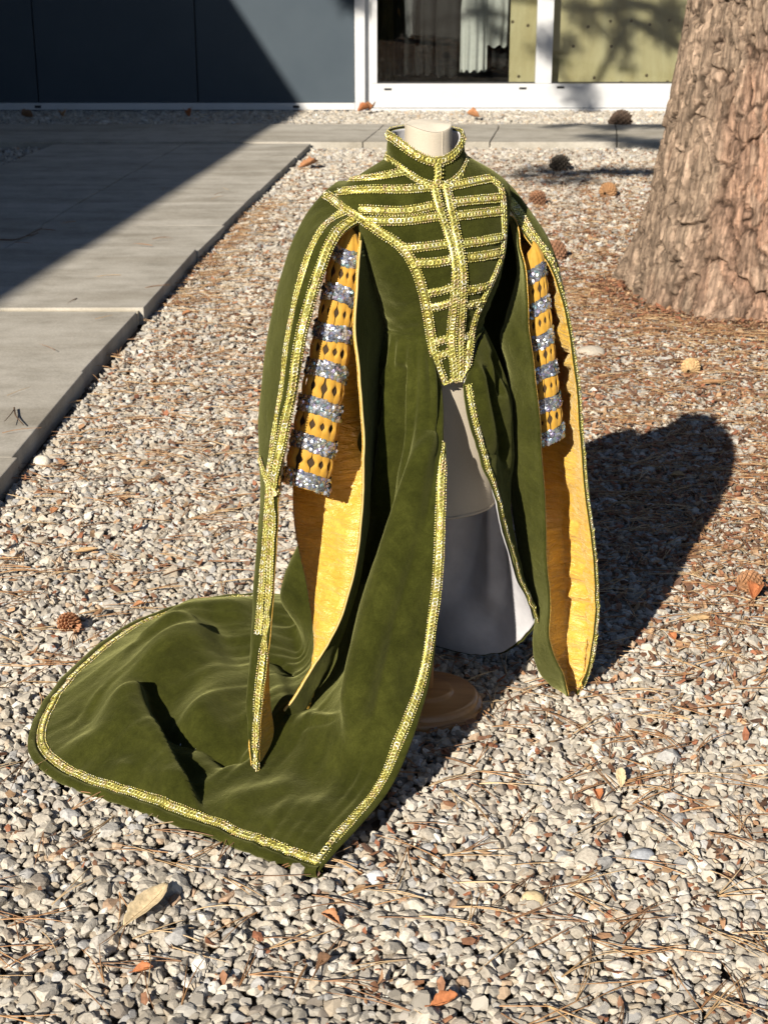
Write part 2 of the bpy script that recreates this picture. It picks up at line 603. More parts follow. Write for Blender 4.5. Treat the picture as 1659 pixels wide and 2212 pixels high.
# cross strip in front of the building
strip = empty('paved_strip', (0, 0, 0)); tag(strip, 'grey concrete slab strip running along the front of the building', kind='structure')
xs = -7.0
while xs < 7.0:
    w = 1.135
    slab([(xs + .005, 13.96), (xs + w - .005, 13.96), (xs + w + .12, 14.86), (xs + .13, 14.86)], slab_top - .004, strip)
    slab([(xs + .135, 14.875), (xs + w + .125, 14.875), (xs + w + .19, 15.45), (xs + .2, 15.45)], slab_top - .006, strip)
    xs += w

# ------------------------------------------------------------------ building
bld = empty('building', (0, YW, 0), 'low building with slate panels and white framed windows behind the gravel yard', 'building')


def wx(px): return atY(px, 200, YW)[0]
def wz(py): return atY(800, py, YW)[2]


Z_RAIL0, Z_RAIL1 = wz(239), wz(222)
ZG = wz(180)                                  # glass lower edge
XP0, XP1 = wx(767), wx(789)                   # white post
for xa, xb in ((wx(-1200), wx(-606)), (wx(-604), wx(-262)), (wx(-260), wx(82)), (wx(84.5), wx(426.5)), (wx(429), wx(766))):
    box('wall_panel', xa, xb, YW, YW + 0.05, Z_RAIL1 + .004, 3.3, M['panel'], bld, 0.004)
box('panel_backing', wx(-1200), XP0, YW + 0.053, YW + 0.12, 0.0, 3.3, M['dark'], bld)
rail = box('bottom_rail', wx(-1200), XP0 - .003, YW - 0.035, YW + 0.05, Z_RAIL0 + .01, Z_RAIL1, M['white_metal'], bld, 0.004)
for sx in (82, 640):
    x = wx(sx); zc = wz(230)
    box('drain_slot', x - .035, x + .035, YW - .037, YW - .030, zc - .014, zc + .014, M['dark'], rail, .0015)
box('rail_foot', wx(-1200), XP1 + .02, YW - 0.05, YW + 0.05, wz(243.5), Z_RAIL0 - .004, M['white_metal'], bld, 0.003)
box('plinth', wx(-1200), 7.0, YW - 0.03, YW + 0.10, -0.02, wz(244.5), M['plinth'], bld, 0.004)
post = box('corner_post', XP0, XP1, YW - 0.06, YW + 0.05, Z_RAIL0, 3.3, M['white_metal'], bld, 0.004)
box('post_recess', XP1 + .002, wx(804), YW + .03, YW + .10, Z_RAIL0, 3.3, M['white_metal'], bld)
frame = box('window_frame', wx(804), wx(1900), YW - 0.05, YW + 0.06, wz(232), ZG, M['white_metal'], bld, 0.006)
for sx, sy in ((838, 192), (1128, 190), (1209, 188), (1530, 188)):
    x = wx(sx); zc = wz(sy)
    box('drain_slot', x - .040, x + .040, YW - .052, YW - .045, zc - .012, zc + .012, M['dark'], frame, .0015)
box('window_sill', wx(804), wx(1900), YW - 0.075, YW + .05, wz(243.2), wz(233), M['white_metal'], bld, 0.004)
for a, b in ((804, 815), (1154, 1189), (1552, 1588)):
    box('mullion', wx(a), wx(b), YW - .045, YW + .058, ZG + .002, 3.3, M['white_metal'], bld, .005)
box('head_fascia', wx(-1200), 7.0, YW - .05, YW + .3, 3.304, 3.9, M['white_metal'], bld, .01)
for a, b in ((815.5, 1153.5), (1189.5, 1551.5), (1588.5, 1900)):
    g = box('glass_pane', wx(a), wx(b), YW - .004, YW + .004, ZG + .003, 3.297, M['glass'], bld)
    box('gasket', wx(a), wx(b), YW - .02, YW - .006, ZG + .004, ZG + .016, M['dark'], g)
# room behind
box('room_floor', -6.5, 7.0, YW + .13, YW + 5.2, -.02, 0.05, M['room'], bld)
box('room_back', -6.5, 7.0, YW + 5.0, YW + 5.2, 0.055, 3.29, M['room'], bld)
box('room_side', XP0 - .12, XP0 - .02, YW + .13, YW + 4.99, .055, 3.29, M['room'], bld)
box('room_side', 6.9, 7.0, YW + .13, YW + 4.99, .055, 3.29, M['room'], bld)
box('roof', -6.5, 7.2, YW + .302, YW + 5.3, 3.3, 3.6, M['roof'], bld)

# plywood screens behind the glass
PY = YW + 0.16
for a, b, lab, holes in ((1098, 1168, 'narrow plywood board behind the left window next to the mullion', [(1107, 47), (1140, 55), (1120, 165)]),
                         (1180, 1560, 'wide plywood board with screw plugs behind the right window', [(1270, 58), (1318, 46), (1363, 45), (1403, 53), (1445, 44), (1238, 100), (1320, 100), (1283, 168), (1341, 178), (1396, 163), (1441, 177), (1500, 60), (1500, 170)])):
    s = PY / YW
    bx0, bx1 = wx(a) * s, wx(b) * s
    o = box('plywood_board', bx0, bx1, PY, PY + .02, .06, 2.4, M['ply'], None, .002)
    tag(o, lab, 'board')
    o.location = (0, 0, 0)
    for hx, hy in holes:
        c = atY(hx, hy, PY)
        ang = np.linspace(0, 2 * np.pi, 12, endpoint=False)
        ring0 = np.stack([c[0] + .018 * np.cos(ang), np.full(12, PY - .0025), c[2] + .018 * np.sin(ang)], -1)
        ring1 = ring0 + np.array([0, .008, 0])
        ctr = np.array([[c[0], PY - .0025, c[2]]])
        V = np.concatenate([ring0, ring1, ctr])
        i = np.arange(12); i2 = (i + 1) % 12
        mk('screw_plug', V, [np.stack([i, i2, i2 + 12, i + 12], -1), np.stack([np.full(12, 24), i2, i], -1)], M['plug'], o, False)

# clothes hanging on a rail inside
rail_o = mk('clothes_rail', *tube([[wx(815), YW + .62, 1.62], [wx(1120), YW + .62, 1.62]], .014, 10), M['white_metal'])
tag(rail_o, 'metal clothes rail inside the left window', 'rail')


def garment(name, x0, x1, z0, z1, y, mat, label, folds=7, amp=.03, flare=1.0, notch=0.0, seed=0):
    nu, nv = 60, 26
    u = np.linspace(0, 2 * np.pi, nu, endpoint=False)
    v = np.linspace(0, 1, nv)
    xc, hw = (x0 + x1) / 2, (x1 - x0) / 2
    U, Vv = np.meshgrid(u, v)
    wdt = hw * (0.62 + 0.38 * np.minimum(1, Vv * 2.2)) * (1 + (flare - 1) * Vv)
    th = 0.05 + .05 * Vv
    rip = 1 + amp / .1 * np.sin(folds * U + 3 * vnoise(Vv * 3, U, seed)) * Vv
    X = xc + wdt * np.cos(U) * (1 + .04 * vnoise(U * 2, Vv * 4, seed))
    Y = y + th * rip * np.sin(U)
    Z = z1 + (z0 - z1) * Vv + .02 * np.sin(folds * U) * (Vv > .97) + notch * (Vv > .9) * np.sin(U * 2)
    P = np.stack([X, Y, Z], -1)
    F = grid_faces(nv, nu, True)
    V = P.reshape(-1, 3)
    caps = [np.stack([np.full(nu, len(V)), (np.arange(nu) + 1) % nu, np.arange(nu)], -1)]
    V = np.concatenate([V, [[xc, y, z1 + .02]]])
    o = mk(name, V, [F] + caps, mat)
    tag(o, label, 'garment')
    return o


sy = YW + .62
def gx(p): return wx(p) * sy / YW
garment('hanging_coat', gx(816), gx(850), .16, 1.6, sy, M['brown_cloth'], 'dark brown garment hanging at the far left inside the window', 5, .03, seed=1)
garment('hanging_coat', gx(846), gx(893), .35, 1.6, sy + .05, M['black_cloth'], 'black garment hanging between the brown and the grey ones', 5, .03, seed=2)
garment('hanging_cloth', gx(868), gx(902), .78, 1.6, sy - .12, M['grey_cloth'], 'short pale grey garment among the black ones in the window', 4, .02, .55, seed=3)
garment('hanging_coat', gx(895), gx(938), .36, 1.6, sy + .04, M['black_cloth'], 'long black coat hanging in the middle of the window', 6, .03, seed=4)
garment('hanging_coat', gx(940), gx(990), .34, 1.6, sy, M['black_cloth'], 'black coat hanging left of the white lace dress', 6, .03, seed=5)
garment('hanging_dress', gx(992), gx(1050), .40, 1.6, sy - .06, M['white_cloth'], 'white lace dress hanging in the window', 11, .03, seed=6)
garment('hanging_blouse', gx(1030), gx(1096), .66, 1.6, sy + .02, M['white_cloth'], 'shorter white lace blouse right of the white dress', 9, .03, seed=7)
garment('hanging_coat', gx(1040), gx(1098), .42, 1.6, sy + .14, M['black_cloth'], 'black garment behind the white blouse in the window', 6, .03, seed=8)

# wing on the left, outside the frame: its eave casts the long shadow over path and wall
wing = empty('side_wing', (-8, 0, 0), 'tall left wing whose eave shades the path and the slate panels', 'building')
def wing_x(y): return -6.5 + 0.098 * y
wq = lambda y0, y1, inset, z0, z1: (np.array([[wing_x(y0) - inset, y0, z0], [wing_x(y1) - inset, y1, z0], [-14, y1, z0], [-14, y0, z0],
                                             [wing_x(y0) - inset, y0, z1], [wing_x(y1) - inset, y1, z1], [-14, y1, z1], [-14, y0, z1]], float),
                                   np.array([[0, 3, 2, 1], [4, 5, 6, 7], [0, 1, 5, 4], [1, 2, 6, 5], [2, 3, 7, 6], [3, 0, 4, 7]]))
mk('wall', *wq(-9.8, 16.9, .35, -.02, 5.75), M['panel'], wing, False)
mk('roof', *wq(-10, 17.0, 0, 5.753, 6.0), M['roof'], wing, False)
for k in range(9):
    y0 = -8 + k * 2.6
    V, F = wq(y0, y0 + 1.6, .345, 1.0, 2.4)
    V[[2, 3, 6, 7], 0] = V[[1, 0, 5, 4], 0] - .06
    mk('window', V, F, M['glass'], wing, False)

# ------------------------------------------------------------------ pine tree
TX, TY = 1.98, 7.82
tree = empty('pine_tree', (TX, TY, 0), 'thick pine trunk with flaking reddish grey bark at the right edge', 'tree')


def trunk_radius(z):
    return np.interp(z, [0, .06, .14, .3, .55, .8, 1.2, 1.6, 2.2, 3.2, 6, 9.5], [.735, .725, .705, .665, .615, .575, .52, .475, .44, .41, .33, .12])


def build_trunk():
    z = np.concatenate([np.linspace(-.03, 1.9, 300), np.linspace(1.95, 9.5, 36)])
    th = np.concatenate([np.linspace(0, .42 * np.pi, 22, endpoint=False), np.linspace(.42 * np.pi, .8 * np.pi, 24, endpoint=False), np.linspace(.8 * np.pi, 1.98 * np.pi, 310, endpoint=False), [1.98 * np.pi, 1.99 * np.pi]])
    nth = len(th)
    TH, Z = np.meshgrid(th, z)
    r = trunk_radius(Z)
    flare = np.clip(1 - Z / .5, 0, 1) ** 1.5
    r = r * (1 + flare * (.07 * np.sin(5 * TH + .7) + .05 * np.sin(9 * TH + 2) + .03 * np.sin(14 * TH)))
    ux = TH / (2 * np.pi) * 30
    def per(fn, sx, sy, seed):            # seamless round the trunk: blend over the seam
        a = fn(TH * sx, Z * sy, seed); b = fn((TH - 2 * np.pi) * sx, Z * sy, seed)
        w = np.clip((TH - 5.6) / .68, 0, 1)
        return a * (1 - w) + b * w
    wp = per(lambda a, b, s: fbm(a, b, s, 3), 4, 5, 3) * .9
    wp2 = per(lambda a, b, s: fbm(a, b, s, 3), 4, 5, 23) * .9
    nper = 26
    cx = TH / (2 * np.pi) * nper + wp
    def wl_(sx, sy, seed, warp=1.0):
        X = TH / (2 * np.pi) * sx + wp * warp
        Yc = Z * sy + wp2 * warp + X * .12
        A = worley(X, Yc, seed)
        X2 = X - sx
        B = worley(X2, Yc - .12 * sx, seed)
        w = (TH > 5.9)
        return [np.where(w, b, a) for a, b in zip(A, B)]
    f1, f2, c1 = wl_(30, 3.2, 11, 1.0)
    g1, g2, c2 = wl_(80, 8, 12, 1.6)
    h1, h2, c3 = wl_(210, 26, 13, 2.5)
    crack = np.clip((f2 - f1) / .18, 0, 1)
    crack2 = np.clip((g2 - g1) / .16, 0, 1)
    plate = c1
    step = (c2 - .5)
    disp = .036 * (crack ** .6 - 1) + .022 * (plate - .5) + .014 * (crack2 ** .7 - 1) + .014 * step + .005 * (c3 - .5)
    disp += .010 * per(lambda a, b, s: fbm(a, b, s, 4), 9, 4, 31)
    rdg = per(lambda a, b, s: np.abs(fbm(a, b, s, 3)), 34, 5, 71)
    disp += .016 * (.35 - rdg)
    # knots and burls
    for (az, zz, rad, h) in ((-1.35, .80, .075, .03), (-1.42, .68, .05, .022), (-1.18, 1.30, .07, .025), (-1.75, .42, .05, .015), (-1.1, .95, .06, .02)):
        d = np.hypot(((TH - az + np.pi) % (2 * np.pi) - np.pi) * r, (Z - zz) * .9) / rad
        disp += h * np.exp(-d ** 2 * 1.2) - .012 * np.exp(-(d - 1.25) ** 2 * 14)
    rr = r + disp * np.clip((2.6 - Z) / .5, .35, 1)
    lean = .0
    X = TX + rr * np.cos(TH) + lean * Z
    Y = TY + rr * np.sin(TH)
    V = np.stack([X, Y, Z], -1).reshape(-1, 3)
    red = np.array([.53, .33, .235]); grey = np.array([.41, .315, .235]); pale = np.array([.70, .53, .40]); dark = np.array([.05, .03, .022]); orange = np.array([.42, .22, .10])
    big = per(lambda a, b, s: fbm(a, b, s, 3), 2.2, 2.0, 41)
    mixg = np.clip(.5 + 1.6 * big + .9 * (plate - .5), 0, 1)[..., None]
    # the left side is greyer
    left = np.clip(-np.cos(TH) * 1.5 - .35, 0, 1)[..., None]
    mixg = np.clip(mixg * .75 + left * .8, 0, 1)
    c = red * (1 - mixg) + grey * mixg
    c = c + (pale - c) * np.clip((c2 - .62) * 1.8, 0, 1)[..., None] * .8
    c = c + (orange - c) * (np.clip((c3 - .86) * 5, 0, 1) * np.clip(.5 - mixg[..., 0], 0, 1))[..., None]
    c = c * (.62 + .62 * c3[..., None]) * np.clip(.55 + 2.2 * rdg, .45, 1.15)[..., None]
    ck = (np.clip((.35 - crack) / .35, 0, 1) * .9)[..., None]
    c = c * (1 - ck) + dark * ck
    F = grid_faces(len(z), nth, True, flip=False)
    return mk('trunk', V, F, M['bark'], tree, True, c.reshape(-1, 3))


trunk = build_trunk()

# limbs and needle clumps: they stand above the frame and throw the soft shade on gravel, paving and wall
def limb(pts, r0, r1):
    P = spline(pts, 14)
    V, F = tube(P, np.linspace(r0, r1, len(P)), 8)
    mk('limb', V, F, M['bark'], tree, True, np.tile([.27, .19, .14], (len(V), 1)))
    return P


crown = Joiner()
def clump(c, rad, n, flat=.5):
    c = np.asarray(c, float)
    d = rng.normal(size=(n, 3)); d /= np.linalg.norm(d, axis=1, keepdims=True)
    base = c + d * rad * rng.uniform(.0, .75, (n, 1)) * np.array([1, 1, flat])
    dirn = d + rng.normal(size=(n, 3)) * .5 + np.array([0, 0, .3])
    dirn /= np.linalg.norm(dirn, axis=1, keepdims=True)
    side = np.cross(dirn, rng.normal(size=(n, 3))); side /= np.linalg.norm(side, axis=1, keepdims=True)
    L = rad * rng.uniform(.35, .6, (n, 1)); w = .011
    V = np.stack([base - side * w, base + side * w, base + dirn * L + side * w * .4, base + dirn * L - side * w * .4], 1)
    crown.add(V.reshape(-1, 3), np.arange(n * 4).reshape(-1, 4))


def caster(px, py, h, wall=False):
    """where a branch at height h must hang to shade the photo spot"""
    g = atY(px, py, YW) if wall else atZ(px, py, 0)
    t = (h - g[2]) / math.tan(SUN_EL)
    return np.array([g[0] - t * math.sin(SUN_AZ), g[1] - t * math.cos(SUN_AZ), h])


top_of = lambda z: np.array([TX, TY, z])
for spots, h0, h in (
        ([(1390, 376, 0), (1310, 374, 0), (1230, 382, 0), (1170, 372, 0)], 2.8, 3.7),
        ([(1420, 320, 0), (1360, 316, 0), (1300, 308, 0)], 3.2, 4.2),
        ([(1430, 284, 0), (1330, 285, 0), (1250, 278, 0)], 3.6, 4.6),
        ([(1420, 60, 1), (1330, 70, 1), (1250, 200, 1), (1180, 100, 1)], 4.0, 5.2),
        ([(1440, 20, 1), (1330, 0, 1), (1240, 0, 1), (1000, -30, 1), (760, 10, 1)], 4.5, 5.8)):
    pts = [caster(a, b, h + .12 * k, bool(w)) for k, (a, b, w) in enumerate(spots)]
    P = limb([top_of(h0)] + pts, .07, .015)
    for k, p in enumerate(pts):
        n = 150
        clump(p, .26, n, .45)
        clump(p + rng.normal(size=3) * .16, .2, 80, .45)
# the rest of the crown, higher up
for k in range(13):
    a = 2.4 * k; h0 = 5.2 + .33 * k; ln = 2.6 - .13 * k
    e = top_of(h0) + np.array([math.cos(a) * ln, math.sin(a) * ln, .5])
    if e[0] < TX - .6 and h0 < 7: continue
    P = limb([top_of(h0), (top_of(h0) + e) / 2 + np.array([0, 0, .1]), e], .055, .012)
    for q in P[5::2]: clump(q + rng.normal(size=3) * .12, .42, 70)
clump(top_of(9.6), .7, 200, 1)
crown.build('crown', M['foliage'], tree, False)
# ------------------------------------------------------------------ dress form
FA = R(20)                                    # the figure is turned a little to the right of the camera
FW = np.array([math.sin(FA), -math.cos(FA), 0])
RT = np.array([math.cos(FA), math.sin(FA), 0])
form = empty('dress_form', (.100, 3.25, 0), 'cream linen dress form on a round wooden base wearing the green gown', 'dress form')


def body_rings(rings, phi):
    """rings: (cx, cy, rx, rf, rb, zf, zs, zb)"""
    out = []
    for cx, cy, rx, rf, rb, zf, zs, zb in rings:
        c = np.cos(phi); s = np.sin(phi)
        ry = np.where(c > 0, rf, rb)
        z = np.where(c > 0, zs + (zf - zs) * c * c, zs + (zb - zs) * c * c)
        p = np.array([cx, cy, 0]) + RT * (rx * s)[:, None] + FW * (ry * c)[:, None]
        p[:, 2] = z
        out.append(p)
    return np.array(out)


PH = np.linspace(0, 2 * np.pi, 97)[:-1]
frings = [(.092, 3.232, .046, .046, .046, 1.345, 1.357, 1.362), (.092, 3.232, .0485, .048, .048, 1.341, 1.353, 1.358), (.092, 3.232, .050, .049, .049, 1.30, 1.31, 1.32),
          (.094, 3.232, .060, .056, .060, 1.245, 1.27, 1.275), (.096, 3.232, .11, .075, .08, 1.21, 1.245, 1.25), (.10, 3.232, .155, .09, .088, 1.16, 1.19, 1.19),
          (.105, 3.23, .138, .115, .092, 1.05, 1.05, 1.05), (.105, 3.23, .096, .090, .078, .935, .935, .935), (.112, 3.245, .120, .098, .105, .83, .83, .83),
          (.118, 3.26, .136, .102, .118, .72, .72, .72), (.120, 3.262, .137, .102, .118, .60, .60, .60), (.120, 3.262, .134, .100, .116, .515, .515, .515)]
FB = spline(body_rings(frings, PH), 120)
mk('torso', FB.reshape(-1, 3), grid_faces(120, 96, True), M['linen'], form)
cap = FB[0]
cc = cap.mean(0) + np.array([0, 0, .004])
mid_ = cc + (cap - cc) * .6 + np.array([0, 0, .0015])
i = np.arange(96); i2 = (i + 1) % 96
mk('neck_cap', np.concatenate([cap + [0, 0, .001], mid_, [cc]]), [np.stack([i, i + 96, i2 + 96, i2], -1), np.stack([i + 96, np.full(96, 192), i2 + 96], -1)], simple('neck_cap_cloth', (.62, .56, .45), (.70, .64, .53), 200, .9, .3, .001), form)
V, F = tube(np.concatenate([cap, cap[:2]]) + np.array([0, 0, -.001]), .0016, 6); mk('cap_piping', V, F, M['linen'], form)
for sx_ in (4, 36, 64):
    V, F = tube(FB[2:26, sx_] + grid_normals(FB, True)[2:26, sx_] * 0, .0013, 5); mk('neck_seam', V, F, M['linen'], form)
# piping at the bottom edge and bottom disc
V, F = tube(np.concatenate([FB[-1], FB[-1][:2]]), .0035, 6); mk('hem_piping', V, F, M['linen'], form)
mk('bottom_disc', np.concatenate([FB[-1], [FB[-1].mean(0)]]), np.stack([i, i2, np.full(96, 96)], -1), M['dark'], form)


def lathe(name, prof, c, mat, parent, n=64):
    prof = np.array(prof, float)
    a = np.linspace(0, 2 * np.pi, n, endpoint=False)
    P = np.stack([c[0] + prof[:, 0:1] * np.cos(a), c[1] + prof[:, 0:1] * np.sin(a), np.repeat(prof[:, 1:2], n, 1)], -1)
    return mk(name, P.reshape(-1, 3), grid_faces(len(prof), n, True, flip=True), mat, parent)


BC = (.100, 3.25)
lathe('pole', [(.017, .04), (.017, .53)], (.100, 3.25), M['base_wood'], form, 24)
lathe('wooden_base', [(.0, -.01), (.131, -.01), (.1335, -.004), (.1345, .006), (.1335, .020), (.130, .025), (.1245, .0265), (.1235, .0285), (.1225, .036), (.119, .0405), (.110, .043), (.066, .046), (.0645, .0475), (.060, .0545), (.055, .0565), (.03, .058), (.0, .058)], BC, M['base_wood'], form)

# ------------------------------------------------------------------ gown
gown = empty('velvet_gown', (.0, 3.1, 0), 'olive green velvet gown with gold braid, slashed sleeves and spread train on the form', 'gown')

brings = [(.092, 3.232, .079, .068, .074, 1.247, 1.296, 1.302), (.093, 3.232, .100, .080, .083, 1.228, 1.282, 1.290), (.090, 3.232, .155, .098, .094, 1.195, 1.252, 1.256),
          (.086, 3.232, .190, .108, .102, 1.155, 1.218, 1.218), (.098, 3.23, .170, .124, .104, 1.105, 1.140, 1.140), (.106, 3.23, .150, .131, .103, 1.05, 1.06, 1.06),
          (.107, 3.23, .124, .118, .092, .99, .99, .99), (.107, 3.23, .106, .104, .085, .94, .94, .94)]
PHB = np.linspace(0, 2 * np.pi, 193)[:-1]
BR = body_rings(brings, PHB)
cph = np.cos(PHB)
low = np.array([.107, 3.23, 0]) + RT * ((.108 - .0 * cph) * np.sin(PHB))[:, None] + FW * (np.where(cph > 0, .110, .088) * cph)[:, None]
dphi = (PHB + np.pi) % (2 * np.pi) - np.pi
vdip = np.interp(np.abs(dphi), [0, .17, .24, .40, .62, .9], [1, 1, .93, .50, .12, 0])
low[:, 2] = .928 - .092 * vdip
BR = np.concatenate([BR, [low]])
BP = spline(BR, 100)
# light wrinkles at the waist and breast
u_ = (PHB / (2 * np.pi) * 40)[None, :] * np.ones((100, 1)); v_ = np.linspace(0, 30, 100)[:, None] * np.ones((1, 192))
wr = fbm(np.minimum(u_, 40 - u_) * .35, v_ * .9 + u_ * .15, 5, 3)
BP = BP + grid_normals(BP, True) * (wr * .004 * np.clip((v_ - 12) / 10, 0, 1))[..., None]
BN = grid_normals(BP, True)
if np.sum(BN[50] * (BP[50] - BP[50].mean(0))) < 0: BN = -BN
solid_sheet('bodice', BP, BN, 0.0, -.003, M['velvet'], gown, True)

# collar
crings = [(.088, 3.232, .080, .072, .076, 1.240, 1.288, 1.296), (.087, 3.231, .0800, .0695, .078, 1.262, 1.312, 1.318), (.086, 3.230, .0745, .0640, .074, 1.295, 1.340, 1.343)]
CR = spline(body_rings(crings, PHB), 14)
CN = grid_normals(CR, True)
if np.sum(CN[7] * (CR[7] - CR[7].mean(0))) < 0: CN = -CN
collar = solid_sheet('collar', CR, CN, .0015, -.0015, M['velvet'], gown, True)
solid_sheet('collar_lining', CR, CN, -.0018, -.0035, M['white_lining'], collar, True)


# ---- ridges measured along drawn fold lines; they displace the cloth along its normal or upward
WF = 1.0


def fold(Ppx, line, wl_, wr_, taper=.18):
    """0..1 profile of a fold along line (photo grid), width wl_ on its left and wr_ on its right"""
    L = spline(np.c_[np.array(line, float), np.zeros(len(line))], 10 * len(line))[:, :2]
    best = np.full(Ppx.shape[:-1], 1e9); side = np.zeros(Ppx.shape[:-1]); frac = np.zeros(Ppx.shape[:-1])
    n = len(L) - 1
    for k in range(n):
        a, b = L[k], L[k + 1]
        ab = b - a; q = Ppx - a
        t = np.clip((q @ ab) / (ab @ ab + 1e-9), 0, 1)
        d = np.linalg.norm(q - t[..., None] * ab, axis=-1)
        s = ab[0] * q[..., 1] - ab[1] * q[..., 0]
        m = d < best
        best = np.where(m, d, best); side = np.where(m, s, side); frac = np.where(m, (k + t) / n, frac)
    w = np.where(side > 0, wr_, wl_) * WF
    f = np.exp(-(best / w) ** 2)
    return f * np.clip(np.minimum(frac, 1 - frac) / taper, 0, 1) ** .7 if taper > 0 else f


G = lambda px, py, z=.02: tuple(atZ(px, py, z))
Yp = lambda px, py, Y: tuple(atY(px, py, Y))
sk = [
    [Yp(953, 836, 3.118), Yp(957, 930, 3.055), Yp(958, 1030, 3.005), Yp(957, 1180, 2.965), Yp(947, 1330, 2.94), Yp(920, 1500, 2.89), G(850, 1705, .085), G(690, 1893, .012)],
    [Yp(928, 776, 3.122), Yp(934, 880, 3.07), Yp(915, 1010, 3.03), Yp(885, 1150, 2.985), Yp(835, 1310, 2.925), Yp(792, 1470, 2.86), G(745, 1690, .065), G(600, 1862, .012)],
    [Yp(885, 752, 3.135), Yp(882, 860, 3.10), Yp(866, 1000, 3.08), Yp(840, 1150, 3.06), Yp(795, 1330, 3.05), Yp(735, 1490, 3.02), G(615, 1655, .05), G(470, 1810, .012)],
    [Yp(848, 742, 3.17), Yp(842, 860, 3.15), Yp(815, 1000, 3.16), Yp(785, 1150, 3.18), Yp(740, 1330, 3.20), Yp(690, 1480, 3.17), G(480, 1640, .05), G(300, 1748, .012)],
    [Yp(832, 740, 3.22), Yp(815, 860, 3.22), Yp(785, 1000, 3.24), Yp(750, 1150, 3.27), Yp(690, 1320, 3.28), Yp(660, 1455, 3.27), G(400, 1580, .05), G(140, 1688, .012)],
    [Yp(832, 732, 3.27), Yp(800, 860, 3.30), Yp(765, 1000, 3.32), Yp(700, 1150, 3.36), Yp(640, 1290, 3.38), Yp(638, 1420, 3.38), G(370, 1480, .045), G(72, 1610, .012)],
    [Yp(845, 724, 3.31), Yp(810, 850, 3.38), Yp(760, 980, 3.43), Yp(665, 1130, 3.48), Yp(626, 1240, 3.50), Yp(630, 1345, 3.50), G(400, 1400, .045), G(140, 1480, .012)],
    [Yp(880, 715, 3.33), Yp(852, 840, 3.41), Yp(820, 970, 3.47), Yp(770, 1100, 3.53), Yp(720, 1200, 3.58), Yp(690, 1280, 3.64), G(480, 1345, .04), G(300, 1352, .012)],
    [Yp(930, 712, 3.33), Yp(920, 840, 3.42), Yp(900, 960, 3.47), Yp(870, 1080, 3.53), Yp(840, 1190, 3.58), Yp(790, 1280, 3.64), G(640, 1310, .035), G(500, 1297, .012)],
    [Yp(985, 715, 3.33), Yp(985, 840, 3.40), Yp(975, 960, 3.44), Yp(955, 1090, 3.48), Yp(930, 1210, 3.52), Yp(900, 1310, 3.55), G(820, 1340, .03), G(720, 1315, .012)],
    [Yp(1025, 722, 3.30), Yp(1035, 840, 3.36), Yp(1035, 960, 3.40), Yp(1030, 1090, 3.43), Yp(1020, 1210, 3.45), Yp(1000, 1310, 3.47), Yp(985, 1375, 3.48), G(960, 1409, .012)],
    [Yp(1045, 732, 3.26), Yp(1072, 850, 3.31), Yp(1083, 970, 3.34), Yp(1086, 1090, 3.37), Yp(1085, 1210, 3.39), Yp(1086, 1310, 3.41), Yp(1088, 1375, 3.42), Yp(1093, 1408, 3.42)],
    [Yp(1045, 744, 3.20), Yp(1083, 860, 3.22), Yp(1095, 970, 3.24), Yp(1101, 1060, 3.25), Yp(1108, 1150, 3.27), Yp(1124, 1240, 3.29), Yp(1144, 1300, 3.30), Yp(1161, 1347, 3.31)],
    [Yp(1001, 834, 3.118), Yp(1016, 910, 3.09), Yp(1038, 985, 3.085), Yp(1063, 1055, 3.09), Yp(1089, 1140, 3.11), Yp(1114, 1220, 3.15), Yp(1137, 1285, 3.20), Yp(1160, 1345, 3.26)],
]
SK = np.array(sk).transpose(1, 0, 2)
SK[0, 1:-1, 2] += .022                         # tucked up under the bodice
SK[0, 1:-1, :2] = SK[0, 1:-1, :2] * .97 + np.array([.107, 3.23]) * .03
SK[1:3, 1:-1, :2] = (SK[1:3, 1:-1, :2] - np.array([.107, 3.23])) * 1.08 + np.array([.107, 3.23])
#           # rows waist..hem, columns round the figure
NR, NC = 250, 310
SG = spline(spline(SK, NR, 0), NC, 1)
SN = grid_normals(SG)
mcol = NC // 14
if (SN[80, mcol] @ np.array([0, -1, 0])) < 0: SN = -SN
U, Vv = np.meshgrid(np.linspace(0, 13, NC), np.linspace(0, 1, NR))
px = proj(SG)
front = np.clip((9.0 - U) / .8, 0, 1)
hang = np.clip((SG[..., 2] - .10) / .12, 0, 1)
disp = np.zeros((NR, NC))
f_ = lambda *a, **k: fold(px, *a, **k) * front * hang * np.clip(U / .8, 0, 1) ** 1.3
disp += .044 * f_([(930, 930), (920, 975), (902, 1040), (870, 1160), (815, 1340), (780, 1480), (755, 1620), (740, 1750)], 34, 18, taper=.14)
disp -= .016 * f_([(952, 900), (930, 1050), (895, 1180), (845, 1350), (815, 1500), (790, 1640)], 18, 26, taper=.15)
disp -= .055 * f_([(868, 785), (862, 850), (860, 925), (846, 1020), (826, 1150), (790, 1260)], 9, 10, taper=.12)
disp += .020 * f_([(842, 790), (838, 900), (826, 1020), (806, 1120)], 10, 10)
disp -= .026 * f_([(836, 830), (834, 880), (830, 920)], 4, 4)
disp -= .006 * f_([(884, 770), (887, 790), (890, 815)], 4, 4)
disp -= .010 * f_([(770, 1380), (740, 1440), (715, 1500)], 9, 11)
disp -= .008 * f_([(800, 1290), (775, 1360), (755, 1420)], 8, 9)
disp += .004 * f_([(880, 1600), (862, 1560), (868, 1520)], 9, 9)
# right panel pleats
rp = np.clip((U - 11.6) / .4, 0, 1) * hang
disp += rp * (-.018 * fold(px, [(1052, 790), (1062, 850), (1080, 930), (1090, 1010)], 6, 8) + .012 * fold(px, [(1030, 780), (1045, 880), (1068, 980)], 10, 10)
              - .02 * fold(px, [(1062, 760), (1075, 800), (1085, 860)], 6, 6))
